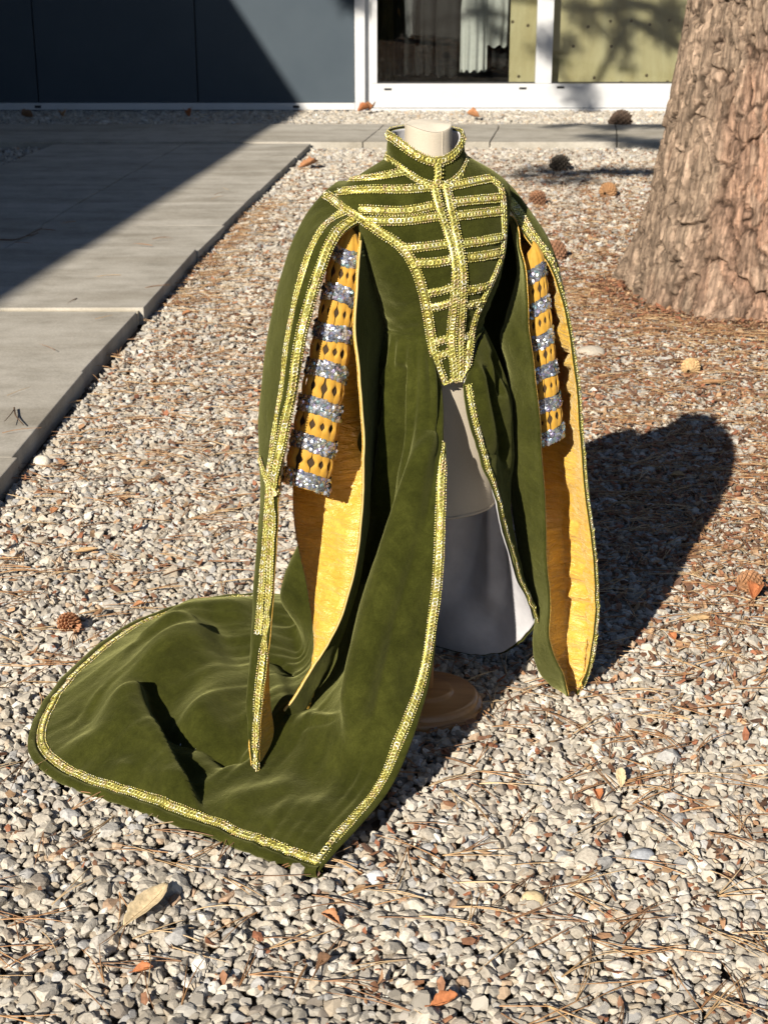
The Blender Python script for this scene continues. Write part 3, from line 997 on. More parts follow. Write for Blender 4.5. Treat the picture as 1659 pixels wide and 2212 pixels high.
# gathers at the waist all round, softer folds lower down
ga = np.sin(U * 11 + 3 * vnoise(U * 1.5, Vv * 2, 3)) * .006 * np.clip(Vv / .05, 0, 1) * np.clip((.5 - Vv) / .4, 0, 1)
back = np.clip((U - 3.2) / .8, 0, 1) * np.clip((11.5 - U) / .8, 0, 1)
disp += ga * (.7 + .5 * back)
disp += back * hang * .026 * np.clip((.80 - Vv) / .2, 0, 1) * np.sin(U * 3.9 + 1.2 * vnoise(U, Vv * 3, 8)) * np.clip(Vv / .3, 0, 1)
disp += fbm(U * 2.2, Vv * 9, 21, 3) * .006 * hang * np.clip(Vv * 4, 0, 1)
SG2 = SG + SN * disp[..., None]
# the train: real swells and creases in the cloth lying on the gravel
lay = (1 - hang) * np.clip((11.0 - U) / 1.0, 0, 1)
px2 = proj(SG2)
g_ = lambda *a, **k: fold(px2, *a, **k)
WF = 1.8
hz = np.zeros((NR, NC))
edge = np.clip((1 - Vv) / np.interp(U, [0, 4.5, 6.5, 9], [.035, .04, .13, .16]), 0, 1) ** 1.2
hz += .030 * g_([(245, 1650), (256, 1590), (285, 1525), (340, 1492), (420, 1462), (470, 1440)], 26, 26)
hz -= .016 * g_([(345, 1600), (420, 1620), (480, 1638), (545, 1655)], 7, 9)
hz += .030 * g_([(420, 1625), (440, 1575), (470, 1535), (520, 1510)], 24, 26)
hz += .026 * g_([(130, 1530), (240, 1455), (370, 1395), (490, 1372), (630, 1358)], 16, 24)
hz += .012 * g_([(270, 1372), (330, 1350), (385, 1340), (455, 1352)], 9, 14)
hz += .014 * g_([(372, 1374), (420, 1364), (500, 1345), (630, 1318)], 10, 13)
hz += .030 * g_([(300, 1520), (400, 1462), (500, 1438), (640, 1432)], 18, 24)
hz += .018 * g_([(330, 1420), (440, 1390), (560, 1385)], 10, 16)
hz -= .012 * g_([(180, 1545), (200, 1575), (215, 1600)], 6, 8)
hz += .014 * g_([(130, 1650), (165, 1638), (245, 1632)], 9, 12)
hz += .020 * g_([(500, 1520), (560, 1500), (620, 1510)], 14, 18)
hz += .022 * g_([(545, 1600), (600, 1560), (640, 1540)], 14, 16)
hz += .012 * g_([(245, 1725), (265, 1700), (270, 1680)], 9, 12)
hz += .016 * g_([(640, 1580), (700, 1578), (760, 1558)], 8, 16)
hz += .008 * g_([(480, 1760), (560, 1735), (680, 1720)], 9, 14)
hz += .007 * g_([(520, 1800), (620, 1770), (720, 1765)], 8, 12)
hz += .010 * (fbm(U * 2.4, Vv * 7, 51, 3) + .4)
hz += .0035 * fbm(U * 9, Vv * 30, 61, 2)
for _ in range(2):                             # soften: thick pile does not crease sharply
    for ax_ in (0, 1):
        hp = np.pad(hz, [(2, 2) if q == ax_ else (0, 0) for q in (0, 1)], 'edge')
        cs_ = np.cumsum(np.insert(hp, 0, 0, axis=ax_), axis=ax_)
        hz = (np.take(cs_, np.arange(5, cs_.shape[ax_]), ax_) - np.take(cs_, np.arange(0, cs_.shape[ax_] - 5), ax_)) / 5
WF = 1.0
hz -= .007 * g_([(345, 1600), (420, 1620), (480, 1638), (545, 1655)], 6, 7)
hz += .006 * g_([(300, 1440), (370, 1425), (430, 1428)], 6, 8)
hz -= .006 * g_([(560, 1470), (600, 1462), (640, 1470)], 5, 7)
hz += .006 * g_([(160, 1600), (185, 1560), (230, 1530)], 6, 8)
hz -= .005 * g_([(640, 1600), (700, 1590), (770, 1560)], 5, 7)
hz += .026 * g_([(298, 1545), (312, 1580), (342, 1628), (388, 1708), (438, 1788)], 12, 75, taper=.16)
SG2[..., 2] += (hz * 2.0 * lay * edge)
SG2[..., 2] = np.maximum(SG2[..., 2] + .010 * lay, .018)
# keep the hem softly uneven on the stones
SG2[..., 2] += .006 * vnoise(U * 9, Vv * 6, 77) * (1 - hang)
SG2[..., 2] = np.maximum(SG2[..., 2], .018)
# the cloth lies over the form, never inside it
fz = FB[..., 2].mean(1); fc = FB[..., :2].mean(1)
for _ in range(2):
    zz_ = SG2[..., 2]
    k_ = np.clip(np.interp(zz_, fz[::-1], np.arange(len(fz))[::-1]), 0, len(fz) - 1).astype(int)
    cxy = fc[k_]
    d_ = SG2[..., :2] - cxy
    ang_ = np.arctan2(d_ @ RT[:2], d_ @ FW[:2]) % (2 * np.pi)
    idx_ = (ang_ / (2 * np.pi) * 96).round().astype(int) % 96
    need = np.linalg.norm(FB[k_, idx_, :2] - cxy, axis=-1) + .010
    r_ = np.linalg.norm(d_, axis=-1)
    push = np.where((zz_ > .5) & (Vv > .04), np.maximum(need - r_, 0), 0)
    SG2[..., :2] += d_ / (r_[..., None] + 1e-9) * push[..., None]
SKN = grid_normals(SG2)
if (SKN[80, mcol] @ np.array([0, -1, 0])) < 0: SKN = -SKN
skirt = solid_sheet('skirt', SG2, SKN, .002, -.002, M['velvet'], gown)
solid_sheet('skirt_lining', SG2[2:-5:2, 2:-2:2], SKN[2:-5:2, 2:-2:2], -.0065, -.0085, M['white_lining'], skirt)
# rolled hem
hem_line = SG2[-1, :]
V, F = tube(resample(SG2[-1, : int(NC * .72)] + np.array([0, 0, -.003]), .012), .0115, 10)
mk('rolled_hem', V, F, M['velvet'], skirt)


# ------------------------------------------------------------------ sleeves
def loft(rows, nr, nc):
    A = np.array([[atY(*q) for q in r] for r in rows])
    return spline(spline(A, nr, 0), nc, 1)


def orient(P, N, r, c, d):
    return N if (N[r, c] @ np.array(d, float)) > 0 else -N


left_outer = [
    [(812, 470, 3.165), (790, 440, 3.175), (752, 405, 3.225), (760, 392, 3.29)],
    [(780, 480, 3.138), (752, 456, 3.155), (705, 420, 3.225), (722, 398, 3.315)],
    [(732, 517, 3.085), (690, 497, 3.095), (643, 492, 3.215), (685, 470, 3.36)],
    [(697, 602, 3.05), (652, 585, 3.065), (604, 598, 3.205), (650, 580, 3.37)],
    [(668, 702, 3.03), (630, 690, 3.045), (580, 702, 3.195), (632, 688, 3.37)],
    [(648, 802, 3.015), (612, 795, 3.03), (566, 802, 3.18), (622, 790, 3.35)],
    [(630, 902, 3.0), (600, 900, 3.015), (559, 905, 3.16), (615, 895, 3.33)],
    [(612, 1002, 2.985), (590, 1000, 3.0), (561, 1005, 3.13), (608, 990, 3.29)],
    [(602, 1062, 2.975), (587, 1060, 2.99), (561, 1070, 3.09), (600, 1060, 3.23)],
    [(598, 1120, 2.965), (584, 1118, 2.98), (557, 1135, 3.05), (590, 1130, 3.17)],
    [(593, 1200, 2.95), (578, 1200, 2.965), (551, 1212, 3.02), (580, 1205, 3.12)],
    [(587, 1300, 2.93), (571, 1300, 2.945), (549, 1308, 2.99), (572, 1302, 3.07)],
    [(578, 1390, 2.91), (563, 1392, 2.925), (549, 1392, 2.96), (574, 1396, 3.03)],
    [(563, 1510, 2.885), (550, 1510, 2.90), (540, 1500, 2.925), (580, 1520, 2.98)],
    [(559, 1595, 2.868), (548, 1597, 2.88), (537, 1585, 2.895), (588, 1590, 2.94)],
    [(560, 1686, 2.848), (554, 1686, 2.852), (546, 1672, 2.86), (556, 1655, 2.875)],
]
left_inner = [
    [(765, 500, 3.24), (778, 497, 3.25), (788, 495, 3.20), (781, 493, 3.15)],
    [(722, 600, 3.28), (760, 600, 3.285), (804, 600, 3.19), (773, 590, 3.08)],
    [(692, 700, 3.28), (750, 700, 3.285), (814, 700, 3.17), (767, 695, 3.05)],
    [(662, 850, 3.255), (730, 850, 3.25), (806, 850, 3.14), (778, 850, 3.02)],
    [(637, 1000, 3.215), (720, 1000, 3.18), (799, 1000, 3.11), (784, 1000, 3.0)],
    [(636, 1127, 3.185), (710, 1127, 3.15), (792, 1127, 3.08), (778, 1115, 2.99)],
    [(661, 1247, 3.14), (707, 1247, 3.11), (775, 1247, 3.05), (760, 1245, 2.985)],
    [(679, 1367, 3.085), (697, 1367, 3.065), (735, 1380, 3.03), (723, 1368, 2.98)],
    [(672, 1442, 3.05), (678, 1448, 3.05), (694, 1466, 3.02), (679, 1442, 2.985)],
    [(645, 1512, 3.025), (650, 1515, 3.03), (666, 1522, 3.015), (648, 1493, 2.985)],
    [(622, 1548, 3.01), (630, 1553, 3.01), (640, 1562, 3.005), (616, 1538, 2.985)],
]
right_all = [
    [(1075, 470, 3.09), (1062, 440, 3.12), (1062, 405, 3.22), (1066, 395, 3.18), (1070, 440, 3.10)],
    [(1108, 474, 3.16), (1096, 455, 3.20), (1098, 418, 3.33), (1100, 402, 3.27), (1104, 452, 3.17)],
    [(1120, 532, 3.12), (1112, 528, 3.20), (1130, 495, 3.36), (1166, 490, 3.25), (1136, 512, 3.11)],
    [(1131, 585, 3.105), (1118, 600, 3.20), (1150, 580, 3.375), (1196, 560, 3.24), (1180, 566, 3.09)],
    [(1136, 685, 3.09), (1094, 688, 3.17), (1180, 680, 3.375), (1216, 670, 3.24), (1214, 655, 3.08)],
    [(1142, 745, 3.08), (1086, 735, 3.15), (1190, 745, 3.37), (1230, 750, 3.23), (1229, 745, 3.075)],
    [(1152, 810, 3.075), (1103, 818, 3.15), (1200, 810, 3.36), (1241, 815, 3.22), (1241, 808, 3.075)],
    [(1163, 925, 3.07), (1101, 925, 3.15), (1210, 925, 3.34), (1254, 925, 3.21), (1255, 922, 3.08)],
    [(1172, 1050, 3.07), (1106, 1050, 3.15), (1217, 1050, 3.32), (1266, 1050, 3.20), (1267, 1050, 3.09)],
    [(1177, 1160, 3.07), (1119, 1160, 3.15), (1218, 1160, 3.30), (1276, 1165, 3.20), (1277, 1165, 3.10)],
    [(1183, 1250, 3.08), (1138, 1250, 3.15), (1221, 1250, 3.28), (1281, 1255, 3.20), (1282, 1255, 3.11)],
    [(1187, 1310, 3.09), (1158, 1315, 3.14), (1226, 1310, 3.26), (1286, 1318, 3.19), (1287, 1318, 3.12)],
    [(1186, 1380, 3.10), (1155, 1392, 3.14), (1226, 1380, 3.24), (1281, 1385, 3.18), (1282, 1385, 3.13)],
    [(1203, 1430, 3.11), (1164, 1442, 3.14), (1226, 1430, 3.21), (1267, 1443, 3.17), (1269, 1443, 3.14)],
    [(1218, 1460, 3.12), (1193, 1478, 3.135), (1226, 1465, 3.185), (1252, 1476, 3.165), (1253, 1476, 3.15)],
    [(1230, 1502, 3.135), (1226, 1499, 3.14), (1231, 1500, 3.155), (1237, 1504, 3.155), (1237, 1505, 3.15)],
]


# the body side of each sleeve runs behind the torso, so no daylight shows at the armholes
KL = [(800, 495, 3.29), (838, 600, 3.34), (850, 700, 3.35), (835, 850, 3.30), (806, 1000, 3.19)]
for k_, r_ in enumerate(left_inner):
    mid_k = tuple((np.array(r_[1]) * .4 + np.array(r_[2]) * .6))
    r_.insert(2, KL[k_] if k_ < len(KL) else mid_k)
for r_ in right_all:
    for k_, q_ in enumerate(r_):
        e_ = r_[0][2]
        r_[k_] = (q_[0], q_[1], e_ + (q_[2] - e_) * .55 + .12)


KR = [(1055, 425, 3.26), (1078, 440, 3.36), (1066, 525, 3.46), (1050, 600, 3.48), (1038, 688, 3.48), (1040, 740, 3.47), (1052, 815, 3.46), (1072, 925, 3.45), (1090, 1050, 3.42)]
for k_, r_ in enumerate(right_all):
    Lq, Bq = r_[1], r_[2]
    if k_ < len(KR):
        r_.insert(2, (Lq[0] + 1, Lq[1], Lq[2] + (.05 if k_ < 2 else .13)))
        r_.insert(3, KR[k_])
        if 1 <= k_ <= 6: r_[4] = (Bq[0], Bq[1], max(Bq[2], KR[k_][2] + .04))
    else:
        w_ = max(0., 1 - (k_ - len(KR)) / 2)
        r_.insert(2, (Lq[0] * .8 + Bq[0] * .2, Lq[1] * .8 + Bq[1] * .2, Lq[2] + .04 * w_))
        r_.insert(3, tuple(np.array(Lq) * .45 + np.array(Bq) * .55))


def sleeve_sheet(name, rows, d, probe, nr=140, nc=64, wob=.0045, liner=M['gold'], lin_wob=0, seed=0, lin_from=.55):
    P = loft(rows, nr, nc)
    N = grid_normals(P)
    N = orient(P, N, probe[0], probe[1], d)
    U, Vv = np.meshgrid(np.linspace(0, 1, nc), np.linspace(0, 1, nr))
    P = P + N * ((fbm(U * 5, Vv * 14, 90 + seed, 3) + 2.0 * vnoise(U * 2.5 + Vv * 2, Vv * 6, 290 + seed)) * wob * np.clip(Vv * 8, 0, 1))[..., None]
    N = grid_normals(P); N = orient(P, N, probe[0], probe[1], d)
    o = solid_sheet(name, P, N, .0018, -.0018, M['velvet'], gown)
    Q = P
    P0_ = P
    if lin_wob:
        Q = P - N * ((fbm(U * 3, Vv * 46, 190 + seed, 3) + .55) * lin_wob * np.clip(Vv * 6, 0, 1) * np.clip((1 - Vv) * 5, 0, 1) * np.clip((U - lin_from) * 6, 0, 1) * np.clip((1 - U) * 12, 0, 1))[..., None]
    solid_sheet('sleeve_lining', Q[:, ::2] if Q.shape[1] % 2 else np.concatenate([Q[:, :-1:2], Q[:, -1:]], 1), N[:, ::2] if Q.shape[1] % 2 else np.concatenate([N[:, :-1:2], N[:, -1:]], 1), -.0024, -.0046, liner, o)
    return o, P, N


slo, LOP, LON = sleeve_sheet('outer_sleeve', left_outer, (-1, -.2, 0), (60, 40), seed=1)
sli, LIP, LIN = sleeve_sheet('inner_sleeve', left_inner, (.3, -.9, 0), (60, 70), nc=80, seed=2, lin_wob=.006, lin_from=0)
sro, RAP, RAN = sleeve_sheet('outer_sleeve', right_all, (-.6, -.8, 0), (60, 6), nc=130, seed=3, lin_wob=.026)
# pale piping along the turned edge of the front flaps
for P_, e_, par in ((LIP, -1, sli), (RAP, 0, sro)):
    V, F = tube(resample(P_[4:, e_], .01), .0022, 6)
    mk('edge_piping', V, F, simple('edge_piping_satin', (.50, .36, .12), (.62, .46, .18), 80, .6, 0) if e_ == -1 else M['velvet'], par)

# ------------------------------------------------------------------ gold braid
PAL = np.array([[.75, .65, .22], [.66, .62, .20], [.79, .71, .37], [.75, .58, .33], [.82, .78, .56], [.52, .45, .11], [.68, .65, .24]])


def braid(name, C, N, parent, width=.021, lift=.002):
    C, N = resample(C, .0045, None, N)
    if len(C) < 3: C, N = resample(C, None, 3, N)
    T = np.gradient(C, axis=0); T /= np.linalg.norm(T, axis=1, keepdims=True) + 1e-9
    N = N - (N * T).sum(1, keepdims=True) * T; N /= np.linalg.norm(N, axis=1, keepdims=True) + 1e-9
    B = np.cross(T, N)
    J = Joiner()
    hw = width / 2
    prof = [(-.80, -.0015), (-.72, .0010), (0, .0018), (.72, .0010), (.80, -.0015)]
    Pg = np.stack([C + B * (a * hw) + N * (lift + h) for a, h in prof], 1)
    n = len(C)
    J.add(Pg.reshape(-1, 3), grid_faces(n, 5), np.array([.36, .33, .075]))
    # two rows of edge loops
    e = .0021
    oct_ = np.array([[1, 0, 0], [0, 1, 0], [-1, 0, 0], [0, -1, 0], [0, 0, 1], [0, 0, -1]], float)
    of = np.array([[0, 1, 4], [1, 2, 4], [2, 3, 4], [3, 0, 4], [1, 0, 5], [2, 1, 5], [3, 2, 5], [0, 3, 5]])
    L = np.linalg.norm(np.diff(C, axis=0), axis=1).sum()
    m = max(3, int(L / .0052))
    Cb, Nb = resample(C, None, m, N); Tb = np.gradient(Cb, axis=0); Tb /= np.linalg.norm(Tb, axis=1, keepdims=True) + 1e-9
    Bb = np.cross(Tb, Nb)
    for s in (-1, 1):
        cen = Cb + Bb * (s * hw * .93) + Nb * (lift + .0012) + rng.normal(size=Cb.shape) * .0003
        V = cen[:, None] + e * (oct_[None, :, 0:1] * Tb[:, None] * 1.15 + oct_[None, :, 1:2] * Bb[:, None] + oct_[None, :, 2:3] * Nb[:, None] * .9)
        F = (np.arange(m)[:, None, None] * 6 + of[None]).reshape(-1, 3)
        tint = np.repeat(PAL[rng.integers(0, len(PAL), m)], 6, 0) * rng.uniform(.8, 1.15, (m * 6, 1))
        J.add(V.reshape(-1, 3), F, tint)
    # chain of interlinked rings
    m = max(2, int(L / .0078))
    s = (np.arange(m) + .5) / m
    d = np.r_[0, np.cumsum(np.linalg.norm(np.diff(C, axis=0), axis=1))]; d /= d[-1]
    it = lambda A: np.stack([np.interp(s, d, A[:, k]) for k in range(3)], -1)
    Cr, Nr, Tr = it(C), it(N), it(T)
    Nr /= np.linalg.norm(Nr, axis=1, keepdims=True); Tr /= np.linalg.norm(Tr, axis=1, keepdims=True)
    Brr = np.cross(Tr, Nr)
    nu, nv = 9, 4
    au = np.linspace(0, 2 * np.pi, nu, endpoint=False); av = np.linspace(0, 2 * np.pi, nv, endpoint=False)
    AU, AV = np.meshgrid(au, av, indexing='ij')
    R0, r0 = .0046, .0016
    lx = ((R0 + r0 * np.cos(AV)) * np.cos(AU)).ravel(); ly = ((R0 * 1.1 + r0 * np.cos(AV)) * np.sin(AU)).ravel(); lz = (r0 * np.sin(AV)).ravel()
    tl = rng.normal(0, .26, (m, 1))
    V = Cr[:, None] + lx[None, :, None] * Tr[:, None] + ly[None, :, None] * Brr[:, None] * (hw / .0105) + (lz[None, :] + lift + .0028 + tl * lx[None, :])[..., None] * Nr[:, None]
    k = np.arange(nu)[:, None] * nv; k2 = ((np.arange(nu) + 1) % nu)[:, None] * nv
    q = np.arange(nv)[None]; q2 = (q + 1) % nv
    tf = np.stack([k + q, k2 + q, k2 + q2, k + q2], -1).reshape(-1, 4)
    F = (np.arange(m)[:, None, None] * (nu * nv) + tf[None]).reshape(-1, 4)
    tint = np.repeat(PAL[rng.integers(0, len(PAL), m)] * rng.uniform(.8, 1.15, (m, 1)), nu * nv, 0)
    J.add(V.reshape(-1, 3), F, tint)
    return J.build(name, M['braid'], parent)


def edge_line(P, N, side, off, lo=0, hi=None, taper=None):
    """line on the grid at arc length off from one edge. side: 'first','last' column or 'hem' (last row)"""
    if side == 'hem': G_, H_ = P.transpose(1, 0, 2)[:, ::-1], N.transpose(1, 0, 2)[:, ::-1]
    elif side == 'first': G_, H_ = P, N
    else: G_, H_ = P[:, ::-1], N[:, ::-1]
    G_, H_ = G_[lo:hi], H_[lo:hi]
    C, M_ = [], []
    for k, (a, b) in enumerate(zip(G_, H_)):
        d = np.r_[0, np.cumsum(np.linalg.norm(np.diff(a, axis=0), axis=1))]
        o = off if np.isscalar(off) else off[k]
        o = min(o, d[-1] * .9)
        C.append([np.interp(o, d, a[:, q]) for q in range(3)]); M_.append([np.interp(o, d, b[:, q]) for q in range(3)])
    C = np.array(C); M_ = np.array(M_); M_ /= np.linalg.norm(M_, axis=1, keepdims=True) + 1e-9
    return C, M_


# skirt edges and hem
C, N_ = edge_line(SG2, SKN, 'first', np.interp(np.arange(NR), [0, NR * .35, NR * .6, NR], [.004, .010, .026, .020]), int(NR * .19), NR - 12)
C2, N2 = edge_line(SG2, SKN, 'hem', .023, 5, int(NC * .73))
braid('front_edge_braid', np.concatenate([C, C2[:2]]), np.concatenate([N_, N2[:2]]), skirt, .022)
braid('hem_braid', C2, N2, skirt, .020)
C, N_ = edge_line(SG2, SKN, 'last', np.interp(np.arange(NR), [0, NR], [.020, .012]), 6, NR - 4)
braid('front_edge_braid', C, N_, skirt, .018)

# left sleeve: two rows of braid along the open edge
n = len(LOP)
C, N_ = edge_line(LOP, LON, 'first', np.interp(np.arange(n), [0, 80, n], [.012, .011, .010]), 0, n - 2)
braid('sleeve_braid', C, N_, slo, .022)
C, N_ = edge_line(LOP, LON, 'first', np.interp(np.arange(n), [0, 6, 25, 80, n], [.034, .041, .047, .036, .030]), 0, n - 30)
braid('sleeve_braid', C, N_, slo, .022)
# right sleeve edge
n = len(RAP)
C, N_ = edge_line(RAP, RAN, 'last', .010, 2, n - 1)
braid('sleeve_braid', C, N_, sro, .018)
C, N_ = edge_line(RAP, RAN, 'last', .027, 2, 36)
braid('sleeve_braid', C, N_, sro, .016)

# bodice braids: lines read off the photograph, laid on the cloth itself
def bvh_of(objs):
    V, F, n = [], [], 0
    for o in objs:
        me = o.data
        co = np.empty(len(me.vertices) * 3, np.float32); me.vertices.foreach_get('co', co)
        V += [tuple(v) for v in co.reshape(-1, 3)]
        F += [tuple(i + n for i in p.vertices) for p in me.polygons]
        n += len(me.vertices)
    return BVHTree.FromPolygons(V, F)


tree_b = bvh_of([o for o in gown.children if o.name.split('.')[0] in ('bodice',)])
tree_c = bvh_of([collar])
tree_s = bvh_of([o for o in gown.children if o.name.split('.')[0] in ('bodice', 'outer_sleeve')])


def draw(line, tr, name, width=.021, n=40, lift=.002):
    L = spline(np.c_[np.array(line, float), np.zeros(len(line))], n)
    C, N_ = [], []
    o = Vector((0, 0, CAM_H))
    for a, b, _ in L:
        d = Vector(atY(a, b, 3.0)) - o; d.normalize()
        loc, nor, idx, dist = tr.ray_cast(o, d)
        if loc is None:
            if C:                                    # just past the edge: nearest cloth
                loc, nor, idx, dist = tr.find_nearest(o + d * prev)
            else:
                loc, nor, idx, dist = tr.find_nearest(Vector(atY(a, b, 3.2)))
        prev = (loc - o).length
        if nor.dot(d) > 0: nor = -nor
        C.append(loc); N_.append(nor)
    C = np.array(C); N_ = np.array(N_)
    k = np.ones(5) / 5
    for q in range(3):
        N_[:, q] = np.convolve(np.pad(N_[:, q], 2, 'edge'), k, 'valid')
        C[:, q] = np.convolve(np.pad(C[:, q], 1, 'edge'), np.ones(3) / 3, 'valid')
    return braid(name, C, N_, gown, width, lift)


for ln in ([(757, 389), (815, 383), (874, 371)], [(712, 417), (797, 410), (870, 410), (930, 405)],
           [(776, 452), (867, 456), (940, 444)], [(790, 476), (867, 477), (947, 467)],
           [(870, 536), (920, 533), (967, 527)], [(898, 568), (940, 567), (976, 561)], [(924, 632), (950, 628), (977, 621)], [(930, 664), (950, 660), (974, 653)],
           [(938, 740), (967, 731)], [(944, 770), (973, 760)],
           [(968, 404), (1020, 393), (1060, 386)], [(975, 438), (1030, 432), (1086, 427)], [(986, 466), (1035, 461), (1086, 455)],
           [(1000, 527), (1040, 521), (1079, 513)], [(1008, 557), (1040, 553), (1076, 546)], [(1008, 627), (1035, 622), (1056, 616)], [(1008, 658), (1025, 655), (1038, 651)],
           [(994, 730), (1012, 726)], [(996, 764), (1014, 760)]):
    draw(ln, tree_b, 'bodice_braid', .019)
draw([(703, 421), (740, 444), (778, 470), (820, 500), (867, 533), (897, 578), (917, 640), (929, 710), (938, 765), (957, 822), (972, 840)], tree_s, 'bodice_braid', .021, 70)
draw([(1062, 389), (1082, 412), (1087, 477), (1083, 547), (1060, 610), (1026, 685), (1013, 757), (1006, 835)], tree_b, 'bodice_braid', .018, 70)
draw([(968, 842), (985, 845), (1004, 841)], tree_b, 'bodice_braid', .020, 20, .004)
draw([(943, 352), (938, 400), (946, 440), (962, 490), (979, 550), (982, 620), (976, 720), (979, 790), (984, 840)], tree_b, 'centre_braid', .020, 70, .004)
draw([(957, 380), (966, 420), (984, 505), (998, 580), (997, 650), (993, 720), (993, 780), (994, 838)], tree_b, 'centre_braid', .020, 70, .004)
# collar braids run all round
for row, off in ((0, 0), (12, 0)):
    order = np.r_[np.arange(0, 192), 0]
    braid('collar_braid', CR[row][order] + CN[row][order] * .0015, CN[row][order], collar, .019)
draw([(944, 352), (946, 375), (943, 398)], tree_c, 'collar_braid', .020, 16, .004)
# crossing braid where the long sleeve tail is caught
tree_l = bvh_of([slo])
draw([(565, 990), (578, 1030), (598, 1072)], tree_l, 'sleeve_braid', .018, 16, .004)


# ------------------------------------------------------------------ slashed under-sleeves
def undersleeve(top, bot, r0, r1, nb, label_parent, tilt, seed, frac0=.06):
    top = np.array(top); bot = np.array(bot)
    ax = bot - top; Ln = np.linalg.norm(ax); ax /= Ln
    e1 = np.cross(ax, [0, 1, 0]); e1 /= np.linalg.norm(e1)
    if e1[0] < 0: e1 = -e1
    e2 = np.cross(ax, e1)
    if e2[1] > 0: e2 = -e2                       # e1 right, e2 towards the camera
    lr = np.random.default_rng(seed)
    rad = lambda s: r0 + (r1 - r0) * np.clip(s, 0, 1) ** .75
    def pt(s, a, rr):
        s = np.asarray(s, float); a = np.asarray(a, float)
        sag = tilt * np.cos(a) * rad(s)
        return top + ax * ((s * Ln + sag)[..., None]) + (np.cos(a) * rr)[..., None] * e1 + (np.sin(a) * rr)[..., None] * e2 * .66
    us = mk('undersleeve', pt(*np.broadcast_arrays(np.linspace(.035, .985, 30)[:, None], np.linspace(0, 2 * np.pi, 32, endpoint=False)[None]),
                              rad(np.linspace(.035, .985, 30))[:, None] * .84 * np.ones((1, 32))).reshape(-1, 3), grid_faces(30, 32, True), M['inner'], gown)
    pitch = (1 - frac0 - .03) / (nb - 1)
    bh = pitch * .41
    cs = [frac0 + pitch * k for k in range(nb)]
    for k, c in enumerate(cs):
        # sequin band: small tilted discs in rows on a band
        J = Joiner()
        wv = lr.uniform(0, 6.28); wa = lr.uniform(.004, .010)
        sg = np.linspace(c - bh / 2, c + bh / 2, 5); ag = np.linspace(0, 2 * np.pi, 40, endpoint=False)
        S_, A_ = np.meshgrid(sg, ag, indexing='ij')
        J.add(pt(S_ + wa * np.sin(2 * A_ + wv), A_, rad(S_) * 1.02).reshape(-1, 3), grid_faces(5, 40, True), np.array([.35, .36, .40]))
        rows = 5
        for q in range(rows):
            s = c + bh * (.5 - (q + .5) / rows) * 1.05
            nn = max(10, int(2 * np.pi * rad(s) / .0065))
            a = (np.arange(nn) + .5 * (q % 2)) / nn * 2 * np.pi + lr.normal(0, .03, nn)
            sv = s + lr.normal(0, .0016, nn) + wa * np.sin(2 * a + wv)
            cen = pt(sv, a, rad(sv) * 1.035)
            nrm = np.cos(a)[:, None] * e1 + np.sin(a)[:, None] * e2 + lr.normal(0, .42, (nn, 3)); nrm /= np.linalg.norm(nrm, axis=1, keepdims=True)
            t1 = np.cross(nrm, ax); t1 /= np.linalg.norm(t1, axis=1, keepdims=True); t2 = np.cross(nrm, t1)
            m = 7; aa = np.linspace(0, 2 * np.pi, m, endpoint=False)
            rs = .0052
            ring = cen[:, None] + rs * (np.cos(aa)[None, :, None] * t1[:, None] + np.sin(aa)[None, :, None] * t2[:, None])
            ctr = cen + nrm * .0012
            V = np.concatenate([ring, ctr[:, None]], 1)
            f = np.stack([np.arange(m), (np.arange(m) + 1) % m, np.full(m, m)], -1)
            F = (np.arange(nn)[:, None, None] * (m + 1) + f[None]).reshape(-1, 3)
            pal = np.array([[.60, .63, .72], [.42, .46, .58], [.52, .46, .64], [.38, .54, .56], [.80, .82, .86], [.22, .25, .33], [.52, .56, .48]])
            J.add(V.reshape(-1, 3), F, np.repeat(pal[lr.integers(0, 7, nn)], m + 1, 0))
        J.build('sequin_band', M['sequin'], us, False)
        if k == nb - 1: break
        # slashed panel: ribs that pinch in the middle and leave diamond openings
        s0, s1 = c + bh / 2 - .004, cs[k + 1] - bh / 2 + .004
        n = 12
        J = Joiner()
        ss = np.linspace(0, 1, 13)
        open_ = np.clip(1 - np.abs(ss - .45) / .23, 0, 1)
        w = np.linspace(-1, 1, 7)
        for q in range(n):
            a0 = (q + .5 * (k % 2)) / n * 2 * np.pi + lr.normal(0, .055); puff = lr.uniform(.7, 1.35)
            half = np.pi / n * (1.05 - .74 * open_ * lr.uniform(.7, 1.1))
            A_ = a0 + half[:, None] * w[None] * 1.0
            S_ = np.repeat((s0 + (s1 - s0) * ss)[:, None], 7, 1)
            bul = 1 + .05 * puff * np.sin(np.pi * ss)[:, None] + .035 * vnoise(A_ * 9 + q, S_ * 120, seed + k) + .07 * np.cos(w * np.pi / 2)[None] * (.35 + .65 * np.sin(np.pi * ss))[:, None] - .07
            bul = bul - .06 * open_[:, None] * np.abs(w)[None] ** 2
            P = pt(S_, A_, rad(S_) * bul)
            n1 = P.reshape(-1, 3)
            J.add(n1, grid_faces(13, 7))
        J.build('slashed_panel', M['yellow'], us)
    sg = np.linspace(-.05, cs[0] - bh / 2 + .006, 6); ag = np.linspace(0, 2 * np.pi, 48, endpoint=False)
    S_, A_ = np.meshgrid(sg, ag, indexing='ij')
    mk('sleeve_head', pt(S_, A_, rad(S_) * (.97 + .05 * np.sin(11 * A_)) * np.interp(S_, [-.05, -.03, .03], [.12, .5, 1])).reshape(-1, 3), grid_faces(6, 48, True), M['yellow'], us)
    # yellow hem below the last band
    sg = np.linspace(cs[-1] + bh / 2 - .004, 1.0, 4); ag = np.linspace(0, 2 * np.pi, 40, endpoint=False)
    S_, A_ = np.meshgrid(sg, ag, indexing='ij')
